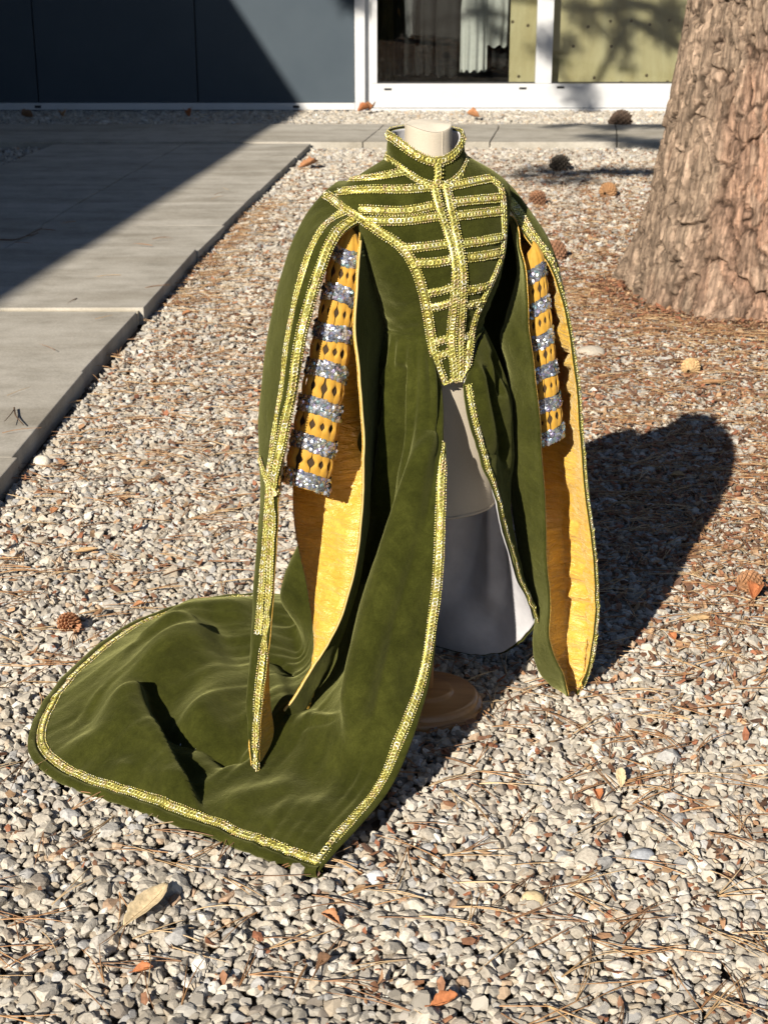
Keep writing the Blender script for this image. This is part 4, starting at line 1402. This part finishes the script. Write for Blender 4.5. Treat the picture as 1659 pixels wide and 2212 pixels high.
    mk('cuff', pt(S_, A_, rad(S_) * (1.0 + .03 * np.sin(9 * A_))).reshape(-1, 3), grid_faces(4, 40, True), M['yellow'], us)
    return us


undersleeve(atY(755, 520, 3.135), atY(661, 1050, 3.065),   .030, .050, 7, None, .10, 5)
undersleeve(atY(1151, 548, 3.275), atY(1183, 952, 3.255), .022, .037, 6, None, -.35, 6, .10)

# ------------------------------------------------------------------ gravel
def ico(sub):
    bm = bmesh.new(); bmesh.ops.create_icosphere(bm, subdivisions=sub, radius=1)
    bm.verts.ensure_lookup_table()
    V = np.array([v.co[:] for v in bm.verts]); F = np.array([[v.index for v in f.verts] for f in bm.faces]); bm.free()
    return V, F


ICO1, ICO2 = ico(1), ico(2)
OCT = (np.array([[1, 0, 0], [0, 1, 0], [-1, 0, 0], [0, -1, 0], [0, 0, 1], [0, 0, -1]], float), np.array([[0, 1, 4], [1, 2, 4], [2, 3, 4], [3, 0, 4], [1, 0, 5], [2, 1, 5], [3, 2, 5], [0, 3, 5]]))


def stone_shape(base, r, planes=7):
    V = base[0].copy()
    for _ in range(planes):
        n = r.normal(size=3); n /= np.linalg.norm(n)
        d = r.uniform(.38, .74)
        h = V @ n - d
        V -= np.clip(h, 0, None)[:, None] * n * .96
    V *= np.array([r.uniform(.85, 1.3), r.uniform(.75, 1.05), r.uniform(.55, .85)])
    V *= 1 + r.normal(0, .02, (len(V), 1))
    return V / np.abs(V).max(0).mean()


STONES2 = [stone_shape(ICO2, rng) for _ in range(40)]
STONES1 = [stone_shape(ICO1, rng, 5) for _ in range(40)]
STONES0 = [stone_shape(OCT, rng, 3) * 1.12 for _ in range(20)]
SPAL = np.array([[.385, .350, .295], [.44, .405, .345], [.355, .325, .275], [.475, .44, .38], [.56, .535, .485], [.42, .36, .28], [.37, .365, .355], [.29, .255, .215], [.44, .33, .23], [.42, .39, .345], [.52, .47, .39], [.36, .25, .17]])
SPW = np.array([.17, .16, .13, .13, .07, .07, .07, .03, .015, .09, .07, .01]); SPW /= SPW.sum()


def rotmats(n, r, tilt=1.0):
    q = r.normal(size=(n, 4)); q[:, 0] += 0
    q /= np.linalg.norm(q, axis=1, keepdims=True)
    w, x, y, z = q.T
    return np.stack([np.stack([1 - 2 * (y * y + z * z), 2 * (x * y - z * w), 2 * (x * z + y * w)], -1),
                     np.stack([2 * (x * y + z * w), 1 - 2 * (x * x + z * z), 2 * (y * z - x * w)], -1),
                     np.stack([2 * (x * z - y * w), 2 * (y * z + x * w), 1 - 2 * (x * x + y * y)], -1)], 1)


def yaw_tilt(n, r, t):
    a = r.uniform(0, 2 * np.pi, n); bx = r.normal(0, t, n); by = r.normal(0, t, n)
    c, s = np.cos(a), np.sin(a)
    Rz = np.zeros((n, 3, 3)); Rz[:, 0, 0] = c; Rz[:, 0, 1] = -s; Rz[:, 1, 0] = s; Rz[:, 1, 1] = c; Rz[:, 2, 2] = 1
    Rx = np.zeros((n, 3, 3)); Rx[:, 0, 0] = 1; Rx[:, 1, 1] = np.cos(bx); Rx[:, 1, 2] = -np.sin(bx); Rx[:, 2, 1] = np.sin(bx); Rx[:, 2, 2] = np.cos(bx)
    Ry = np.zeros((n, 3, 3)); Ry[:, 1, 1] = 1; Ry[:, 0, 0] = np.cos(by); Ry[:, 0, 2] = np.sin(by); Ry[:, 2, 0] = -np.sin(by); Ry[:, 2, 2] = np.cos(by)
    return Rx @ Ry @ Rz


def scatter(ymin, ymax, pitch, xlim, r):
    pts = []
    y = ymin; k = 0
    while y < ymax:
        x0, x1 = xlim(y)
        x = np.arange(x0, x1, pitch) + (k % 2) * pitch / 2
        pts.append(np.stack([x, np.full(len(x), y)], -1))
        y += pitch * .87; k += 1
    P = np.concatenate(pts)
    return P + r.uniform(-.42, .42, P.shape) * pitch


def brownness(x, y):
    """0..1: share of pine litter, heaviest at the foot of the tree"""
    d = np.hypot((x - TX) * .8, (y - TY) * .75)
    a = np.exp(-(d / 3.1) ** 2) * 1.1
    b = .70 * np.clip((x - .1) / .8, 0, 1) * np.clip((y - 3.3) / 1.2, 0, 1) * np.clip((11 - y) / 3, .2, 1)
    c = .40 * np.exp(-((x - path_right(y)) / .15) ** 2) * (y > 7.5)
    return np.clip(a + b + c, 0, 1)


def in_paving(x, y):
    return ((x < path_right(y) + .035) & (x > path_left(y) - .035) & (y < 13.95)) | ((y > 13.93) & (y < 15.48)) | (y > YW - .08)


_hp = SG2[-1, ::4, :2]
def under_train(x, y):
    """inside the outline of the hem lying on the ground"""
    ins = np.zeros(len(x), bool)
    n_ = len(_hp)
    for k in range(n_):
        (x0, y0), (x1, y1) = _hp[k], _hp[(k + 1) % n_]
        c = (y0 > y) != (y1 > y)
        if abs(y1 - y0) > 1e-9: ins ^= c & (x < (x1 - x0) * (y - y0) / (y1 - y0) + x0)
    return ins & (x < .02)


grav = {2: Joiner(), 1: Joiner(), 0: Joiner()}
near_list = []


def emit(P, size, z, shapes, lvl, r, collect=None):
    ok = ~in_paving(P[:, 0], P[:, 1]) & ~(under_train(P[:, 0], P[:, 1]) & (z > 0)) & (np.hypot(P[:, 0] - TX, P[:, 1] - TY) > .72)
    P = P[ok]; n = len(P)
    sc = size * np.exp(r.normal(0, .24, n)) * .5
    sc = np.minimum(sc, size * .95)
    Rm = yaw_tilt(n, r, .45)
    kind = r.integers(0, len(shapes), n)
    tint = SPAL[r.choice(len(SPAL), n, p=SPW)] * r.uniform(.82, 1.18, (n, 1))
    tint = tint * (.93 + .14 * (vnoise(P[:, 0] * 2, P[:, 1] * 2, 4) + .5))[:, None]
    zz = z + r.normal(0, .0035, n)
    F0 = {2: ICO2, 1: ICO1, 0: OCT}[lvl][1]
    for k in range(len(shapes)):
        m = np.where(kind == k)[0]
        if len(m) == 0: continue
        V = np.einsum('nij,vj->nvi', Rm[m], shapes[k]) * sc[m, None, None]
        V[..., 0] += P[m, 0, None]; V[..., 1] += P[m, 1, None]; V[..., 2] += zz[m, None]
        nv = V.shape[1]
        F = (np.arange(len(m))[:, None, None] * nv + F0[None]).reshape(-1, 3)
        grav[lvl].add(V.reshape(-1, 3), F, np.repeat(tint[m], nv, 0))


# the nearest 300 stones are single pieces of the ground
P = scatter(1.93, 4.4, .0180, lambda y: (-(.262 * y + .16), .262 * y + .16), rng)
vis = proj(np.c_[P, np.full(len(P), .01)])
order = np.argsort(-vis[:, 1] + (np.abs(vis[:, 0] - CX) > 815) * 5000 + (vis[:, 1] > 2205) * 5000)
single = order[:300]
var_me = []
for k in range(60):
    c = SPAL[rng.choice(len(SPAL), p=SPW)] * rng.uniform(.85, 1.15)
    var_me.append(raw_mesh('stone', STONES2[k % 40], ICO2[1], M['stone'], False, np.tile(c, (len(STONES2[0]), 1))))
for q in single:
    o = bpy.data.objects.new('stone', var_me[int(rng.integers(0, 60))])
    s = .0190 * math.exp(rng.normal(0, .26)) * .58
    o.location = (P[q, 0], P[q, 1], .004 + rng.normal(0, .003)); o.scale = (s, s, s)
    o.rotation_euler = (rng.normal(0, .4), rng.normal(0, .4), rng.uniform(0, 6.28))
    o.parent = ground
    col.objects.link(o)
rest = np.ones(len(P), bool); rest[single] = False
P = P[rest]
nearest = P[:, 1] < 2.65
emit(P[nearest], .0218, .003, STONES2, 2, rng)
emit(P[~nearest], .0218, .003, STONES1, 1, rng)
P2 = P[rng.random(len(P)) < .4] + rng.uniform(-.009, .009, (1, 2)); emit(P2, .022, -.008, STONES1, 1, rng)
big = P[rng.random(len(P)) < .02]; emit(big, .036, .004, STONES2, 2, rng)
# beside the frame and farther back: simpler shapes
for s in (-1, 1):
    Q = scatter(1.93, 4.4, .026, (lambda y: (-(.262 * y + .6), -(.262 * y + .16))) if s < 0 else (lambda y: (.262 * y + .16, .262 * y + .6)), rng)
    emit(Q, .029, .003, STONES0, 0, rng)
Q = scatter(4.4, 6.2, .0205, lambda y: (max(-(.262 * y + .5), path_right(y)), .262 * y + .4), rng); emit(Q, .0245, .003, STONES1, 1, rng)
Q = scatter(4.4, 6.2, .036, lambda y: (max(-(.262 * y + .5), path_right(y)), .262 * y + .4), rng); emit(Q, .028, -.008, STONES0, 0, rng)
Q = scatter(6.2, 9.0, .0255, lambda y: (path_right(y), .262 * y + .4), rng); emit(Q, .031, .003, STONES0, 0, rng)
Q = scatter(9.0, 13.95, .034, lambda y: (path_right(y), .262 * y + .5), rng); emit(Q, .042, .003, STONES0, 0, rng)
Q = scatter(12.0, 13.95, .036, lambda y: (-(.262 * y + .8), path_left(y)), rng); emit(Q, .042, .003, STONES0, 0, rng)
Q = scatter(15.5, YW - .05, .036, lambda y: (-5.3, 5.3), rng); emit(Q, .046, .012, STONES0, 0, rng)
gravel = grav[2]
for lv in (1, 0):
    for k, v in grav[lv].F.items():
        gravel.F.setdefault(k, []).extend([f + gravel.n for f in v])
    gravel.V += grav[lv].V; gravel.T += grav[lv].T; gravel.n += grav[lv].n
go = gravel.build('gravel', M['stone'], ground, False)
tag(go, kind='stuff')

# ------------------------------------------------------------------ litter: bark flakes and leaf bits, needles
_a = np.linspace(0, 2 * np.pi, 5, endpoint=False)
CHIP = (np.concatenate([np.stack([np.cos(_a), np.sin(_a), 0 * _a], -1), [[.1, 0, 1], [-.1, 0, -1]]]),
        np.array([[k, (k + 1) % 5, 5] for k in range(5)] + [[(k + 1) % 5, k, 6] for k in range(5)]))


def flakes():
    r = np.random.default_rng(33)
    J = Joiner()
    n = 98000
    y = 1.95 + (13.8 - 1.95) * r.random(n) ** .9
    x = np.where(r.random(n) < .7, r.uniform(-.05, 1, n), r.uniform(-1, 0, n)) * (.262 * y + .45)
    keep = (r.random(n) < brownness(x, y) * .9 + .007) & ~in_paving(x - .02, y) & (np.hypot(x - TX, y - TY) > .76)
    x, y = x[keep], y[keep]
    # litter heaped against the foot of the trunk
    a = r.uniform(math.pi * .85, math.pi * 2.0, 3600); d = .73 + np.abs(r.normal(0, .20, 3600))
    x = np.r_[x, TX + d * np.cos(a)]; y = np.r_[y, TY + d * np.sin(a)]; n = len(x)
    heap = .035 * np.exp(-((np.hypot(x - TX, y - TY) - .74) / .10) ** 2)
    pal = np.array([[.27, .135, .075], [.21, .10, .055], [.33, .19, .105], [.18, .095, .058], [.40, .26, .15], [.29, .12, .065], [.13, .075, .05]])
    tint = pal[r.integers(0, 7, n)] * r.uniform(.75, 1.2, (n, 1))
    shapes = []
    for _ in range(16):
        V = CHIP[0].copy() * np.array([r.uniform(.9, 1.6), r.uniform(.4, .8), .16])
        V[:, 2] += .35 * r.uniform(-1, 1) * V[:, 0] ** 2 + .3 * r.uniform(-1, 1) * V[:, 1] ** 2
        V *= 1 + r.normal(0, .20, (len(V), 1))
        shapes.append(V)
    Rm = yaw_tilt(n, r, .38)
    sc = np.minimum(.0095 * np.exp(r.normal(0, .38, n)), .017) * np.interp(y, [2.5, 5], [.75, 1.05])
    kd = r.integers(0, 16, n)
    for k in range(16):
        m = np.where(kd == k)[0]
        V = np.einsum('nij,vj->nvi', Rm[m], shapes[k]) * sc[m, None, None]
        V[..., 0] += x[m, None]; V[..., 1] += y[m, None]; V[..., 2] += (.0135 + .004 * r.random(len(m)) + heap[m] * r.random(len(m)))[:, None]
        J.add(V.reshape(-1, 3), (np.arange(len(m))[:, None, None] * 7 + CHIP[1][None]).reshape(-1, 3), np.repeat(tint[m], 7, 0))
    o = J.build('bark_litter', M['litter'], None, False)
    tag(o, 'reddish brown bark flakes and leaf bits strewn over the gravel', 'litter', kind='stuff')


flakes()


def needles():
    r = np.random.default_rng(44)
    J = Joiner()
    n = 14500
    y = 1.95 + (13.0 - 1.95) * r.random(n)
    x = r.uniform(-1, 1, n) * (.262 * y + .4)
    keep = (r.random(n) < brownness(x, y) * .8 + .07) & ~in_paving(x, y) & (np.hypot(x - TX, y - TY) > .7)
    x, y = x[keep], y[keep]
    # a few on the slabs too
    for k in range(24):
        yy = r.uniform(4.5, 11); x = np.r_[x, path_right(yy) - r.uniform(.05, 1.1)]; y = np.r_[y, yy]
    # drifts against the slab edge and the tree foot
    for k in range(260):
        yy = r.uniform(7.5, 10.8); x = np.r_[x, path_right(yy) + abs(r.normal(.06, .09)) + .03]; y = np.r_[y, yy]
    for k in range(500):
        a = r.uniform(math.pi * .9, math.pi * 1.95); d = .82 + abs(r.normal(0, .28)); x = np.r_[x, TX + d * math.cos(a)]; y = np.r_[y, TY + d * math.sin(a)]
    pal = np.array([[.42, .24, .115], [.34, .18, .085], [.50, .33, .17], [.27, .15, .08], [.56, .41, .24]])
    for k in range(len(x)):
        base_a = r.uniform(0, 2 * np.pi) if r.random() < .65 else r.normal(0, .5)
        on_slab = x[k] < path_right(y[k])
        z0 = .078 if on_slab else .019
        tint = pal[r.integers(0, 5)] * r.uniform(.8, 1.15)
        for q in range(2 if r.random() < .75 else 1):
            a = base_a + q * r.uniform(.05, .22)
            Ln = r.uniform(.08, .15); bend = r.normal(0, .22)
            t = np.linspace(0, 1, 5)
            aa = a + bend * t
            dx = np.r_[0, np.cumsum(np.cos(aa[:-1]) * Ln / 4)]; dy = np.r_[0, np.cumsum(np.sin(aa[:-1]) * Ln / 4)]
            zz = z0 + .006 * np.sin(np.pi * t) * r.random() + r.uniform(0, .010) * t
            V, F = tube(np.stack([x[k] + dx, y[k] + dy, zz], -1), np.array([.0016, .0014, .0013, .0011, .0005]), 3)
            J.add(V, F, tint)
    o = J.build('pine_needles', M['needle'], None, True)
    tag(o, 'long dry tan pine needles strewn over gravel and slabs', 'needles', kind='stuff')


needles()


# ------------------------------------------------------------------ single things on the ground
def leaf_mesh(L, W, curl, seed, stem=.2):
    r = np.random.default_rng(seed)
    nu, nv = 15, 7
    s = np.linspace(0, 1, nu)
    w = W / 2 * np.sin(np.pi * np.clip(s, .02, .98)) ** .75 * (1 + .1 * r.normal(size=nu))
    t = np.linspace(-1, 1, nv)
    X = np.repeat((s - .5)[:, None] * L, nv, 1)
    Y = w[:, None] * t[None] + .06 * W * np.sin(s * 5 + seed)[:, None]
    Z = curl * (np.abs(t)[None] ** 1.6) * w[:, None] * 2 + curl * .5 * L * ((s - .5) ** 2)[:, None] + .04 * W * r.normal(size=(nu, nv)) * .3
    P = np.stack([X, Y, Z], -1)
    return P


def dry_leaf(px_, py_, L, W, yaw, color, label, curl=.35, tilt=0.0, z=.016, seed=1, Y=None):
    P = leaf_mesh(L, W, curl, seed)
    a = yaw; ca, sa = math.cos(a), math.sin(a)
    X = P[..., 0] * ca - P[..., 1] * sa; Y_ = P[..., 0] * sa + P[..., 1] * ca
    Z = P[..., 2] - P[..., 2].min() * .6 + tilt * P[..., 0]
    g = atZ(px_, py_, z)
    root = empty('dry_leaf', (g[0], g[1], z), label, 'leaf', 'dry leaves on the gravel')
    W_ = np.stack([X + g[0], Y_ + g[1], Z + z - (tilt * P[..., 0]).min()], -1)
    Nn = grid_normals(W_); Nn = Nn if Nn[7, 3, 2] > 0 else -Nn
    vein = np.exp(-(np.linspace(-1, 1, 7) / .25) ** 2)[None, :, None]
    c = np.array(color) * (1 + .25 * vein) * np.random.default_rng(seed).uniform(.85, 1.12, (15, 7, 1))
    tt = np.concatenate([c.reshape(-1, 3)] * 2)
    solid_sheet('blade', W_, Nn, .0005, -.0005, M['litter'], root, False, tt)
    mid = W_[:, 3] + np.array([0, 0, .0008])
    end = W_[0, 3] - (W_[2, 3] - W_[0, 3]) * 1.4
    V, F = tube(np.concatenate([[end], mid[:-2]]), np.linspace(.0013, .0005, len(mid) - 1), 5)
    mk('stalk', V, F, M['litter'], root, True, np.tile(np.array(color) * .7, (len(V), 1)))
    return root


LEAF = dict(beige=(.60, .48, .30), tan=(.46, .31, .16), brown=(.32, .18, .09), rust=(.40, .15, .06), orange=(.40, .19, .09), dark=(.16, .09, .05))
for a in (
        (318, 1965, .130, .046, R(62), LEAF['beige'], 'large pale beige leaf lying in front of the train', .30, .12, .022, 1),
        (186, 1194, .075, .024, R(8), LEAF['tan'], 'slim tan leaf lying left of the narrow sleeve tail', .4, .1, .016, 2),
        (667, 364, .17, .11, R(20), LEAF['orange'], 'orange leaf on the gravel beside the far end of the path', .5, .25, .02, 3),
        (1340, 1690, .045, .022, R(80), LEAF['beige'], 'small pale beige leaf standing in the gravel right of the base', .3, .5, .014, 4),
        (1512, 1340, .075, .030, R(5), LEAF['tan'], 'flat tan leaf beside the edge of the gown shadow', .25, .05, .018, 5),
        (1535, 832, .13, .028, R(-8), LEAF['brown'], 'long strip of brown bark below the closed pine cone', .5, .1, .016, 6),
        (310, 2100, .035, .02, R(10), LEAF['rust'], 'rust brown leaf scrap below the large beige leaf', .6, .2, .016, 7),
        (715, 1990, .040, .026, R(150), LEAF['orange'], 'small orange brown leaf below the point of the train', .5, .2, .016, 8),
        (960, 2170, .050, .030, R(20), LEAF['rust'], 'rust brown leaf at the bottom edge of the picture', .5, .15, .016, 9),
        (1450, 1380, .03, .022, R(110), LEAF['rust'], 'rust leaf scrap just outside the tip of the gown shadow', .6, .2, .016, 10),
        (1630, 1290, .06, .045, R(60), LEAF['rust'], 'crumpled rust brown leaf at the right edge of the picture', .7, .3, .016, 11),
        (405, 680, .055, .03, R(30), LEAF['orange'], 'orange leaf in the gravel close to the slab edge', .5, .2, .016, 12),
        (120, 1108, .035, .025, R(60), LEAF['orange'], 'orange leaf below the near corner of the path', .5, .2, .016, 13),
        (700, 2085, .03, .022, R(40), LEAF['dark'], 'dark curled leaf scrap in the front gravel', .7, .3, .016, 14),
        (1290, 1722, .028, .02, R(100), LEAF['rust'], 'small rust leaf between needles right of the base', .6, .3, .016, 15),
        (1462, 1030, .05, .035, R(-20), LEAF['tan'], 'tan leaf lying inside the gown shadow', .4, .1, .018, 16),
        (300, 1310, .03, .022, R(10), LEAF['orange'], 'orange leaf scrap behind the far edge of the train', .5, .2, .016, 17)):
    dry_leaf(*a[:7], a[7], a[8], a[9], a[10])
for k, (lx, ly, col_, lab) in enumerate(((785, 236, 'rust', 'brown leaves heap at the foot of the white post'), (802, 234, 'orange', 'orange leaf right of the white post foot'),
                                         (406, 247, 'rust', 'brown leaf tuft on the pale gravel in front of the slate wall'), (1022, 249, 'orange', 'orange brown leaf on the pale gravel below the left window'),
                                         (60, 250, 'dark', 'dark brown leaf at the far left of the wall foot'), (136, 249, 'brown', 'brown leaf below the left panel seam'))):
    dry_leaf(lx, ly + 6, .13, .085, R(20 + 50 * k), LEAF[col_], lab, .9, .25, .05, 30 + k)


def pine_cone(px_, py_, L, Wd, yaw, openness, color, label, seed, tilt=.1):
    r = np.random.default_rng(seed)
    g = atZ(px_, py_, Wd * .45)
    root = empty('pine_cone', (g[0], g[1], 0), label, 'pine cone', 'pine cones on the ground')
    ca, sa = math.cos(yaw), math.sin(yaw)
    ax = np.array([ca, sa, tilt]); ax /= np.linalg.norm(ax)
    e1 = np.array([-sa, ca, 0]); e2 = np.cross(ax, e1)
    n = 96
    J = Joiner()
    for k in range(n):
        s = (k + .5) / n
        a = k * 2.39996
        rad = Wd / 2 * math.sin(math.pi * (0.06 + .90 * s)) ** .62 * (.72 if openness > .5 else .84)
        c = g + ax * ((s - .5) * L * .9)
        out = e1 * math.cos(a) + e2 * math.sin(a)
        fwd = ax * (1 - openness * .75) + out * (.35 + openness * .8); fwd /= np.linalg.norm(fwd)
        side = np.cross(fwd, out); side /= np.linalg.norm(side) + 1e-9
        up = np.cross(side, fwd)
        Wd *= 1.0; w = Wd * .115 * (.6 + .6 * math.sin(math.pi * s)); ln = Wd * (.17 + .16 * openness)
        b = c + out * rad * .82
        t = c + out * rad * .95 + fwd * ln
        V = np.array([b - side * w * .5, b + side * w * .5, t + side * w - up * w * .1, t - side * w - up * w * .1,
                      t + fwd * w * .5 + up * w * .2, (b + t) / 2 + up * w * .6, t + up * w * .75 - fwd * w * .1])
        F3 = np.array([[0, 1, 5], [5, 1, 2], [0, 5, 3], [5, 2, 6], [5, 6, 3], [6, 2, 4], [6, 4, 3], [0, 3, 1], [1, 3, 2], [3, 4, 2]])
        cc_ = np.array(color) * r.uniform(.75, 1.2)
        tt = np.tile(cc_, (7, 1)); tt[4] *= .8; tt[6] *= 1.3
        J.add(V, F3, tt)
    J.build('scales', M['cone'], root, False)
    s = np.linspace(0, 1, 9)
    V, F = tube(g + ax[None] * ((s - .5) * L * .96)[:, None], Wd * .36 * np.sin(np.pi * (0.05 + .9 * s)) ** .7, 10)
    mk('core', V, F, M['cone'], root, True, np.tile(np.array(color) * .7, (len(V), 1)))


pine_cone(1490, 795, .085, .075, R(70), .12, (.50, .33, .16), 'closed tan pine cone lying on needles below the trunk', 1)
pine_cone(1207, 356, .17, .12, R(15), .85, (.035, .028, .02), 'nearly black open pine cone in the shade patch near the paving', 2)
pine_cone(1160, 432, .125, .10, R(-10), .9, (.26, .13, .07), 'open brown pine cone right of the figure shoulder', 3)
pine_cone(1312, 414, .11, .10, R(60), .8, (.30, .16, .07), 'small brown pine cone left of the trunk', 4)
pine_cone(1196, 545, .12, .105, R(30), .85, (.22, .11, .06), 'brown pine cone beside the right sleeve', 5)
pine_cone(1336, 262, .22, .19, R(0), .3, (.07, .045, .03), 'dark round pine cone on the pale gravel by the wall', 6)
pine_cone(148, 1346, .075, .052, R(-55), .35, (.42, .20, .10), 'reddish pine cone lying left of the train', 7)
pine_cone(1615, 1262, .07, .06, R(20), .8, (.30, .15, .07), 'brown pine cone at the right picture edge', 8)


def pebble(px_, py_, a, b, c, yaw, color, label, seed):
    r = np.random.default_rng(seed)
    bm = bmesh.new(); bmesh.ops.create_icosphere(bm, subdivisions=4, radius=1)
    V = np.array([v.co[:] for v in bm.verts]); F = np.array([[v.index for v in f.verts] for f in bm.faces]); bm.free()
    V *= 1 + .16 * vnoise(V[:, 0] * 1.6 + 5, V[:, 1] * 1.6 + V[:, 2] * 1.3, seed)[:, None] + .04 * vnoise(V[:, 0] * 5, V[:, 1] * 5 + V[:, 2] * 4, seed + 1)[:, None]
    V *= np.array([a, b, c]); ca, sa = math.cos(yaw), math.sin(yaw)
    V = np.stack([V[:, 0] * ca - V[:, 1] * sa, V[:, 0] * sa + V[:, 1] * ca, V[:, 2]], -1)
    g = atZ(px_, py_, c * .7)
    o = mk('pebble', V + np.array([g[0], g[1], c * .62]), F, M['stone'], None, True, np.tile(color, (len(V), 1)))
    tag(o, label, 'pebble')


pebble(1276, 760, .062, .042, .030, R(-8), (.40, .36, .30), 'large smooth grey pebble right of the right sleeve', 1)
pebble(92, 998, .030, .028, .026, R(10), (.62, .57, .48), 'round whitish stone by the edge of the slabs', 2)
pebble(1152, 1942, .022, .020, .017, R(0), (.58, .47, .28), 'small round ochre pebble in the front gravel', 3)
pebble(1385, 1848, .026, .020, .014, R(20), (.36, .38, .41), 'smooth blue grey pebble at lower right', 4)
pebble(810, 1895, .020, .016, .014, R(40), (.74, .74, .74), 'white stone just right of the train point', 5)


def twig(pts_px, r0, label, seed):
    P = np.array([[*atZ(a, b, slab_top + .006)[:2], slab_top + .012] for a, b in pts_px[0]])
    root = empty('twig', tuple(P[0]), label, 'twig')
    V, F = tube(spline(P, 12), np.linspace(r0, r0 * .5, 12), 6); mk('stem', V, F, M['needle'], root, True, np.tile([.12, .075, .045], (len(V), 1)))
    for br in pts_px[1:]:
        P = np.array([[*atZ(a, b, slab_top + .006)[:2], slab_top + .012 + .01 * k] for k, (a, b) in enumerate(br)])
        V, F = tube(spline(P, 8), np.linspace(r0 * .7, r0 * .35, 8), 5); mk('side_shoot', V, F, M['needle'], root, True, np.tile([.15, .09, .05], (len(V), 1)))


twig([[(32, 884), (36, 902), (52, 921)], [(33, 886), (24, 905), (12, 925)]], .0035, 'forked brown twig lying on the near slab of the path', 1)
twig([[(0, 520), (42, 518), (92, 495)], [(60, 511), (70, 514), (84, 512)]], .006, 'dark twig lying across the shaded slabs', 2)
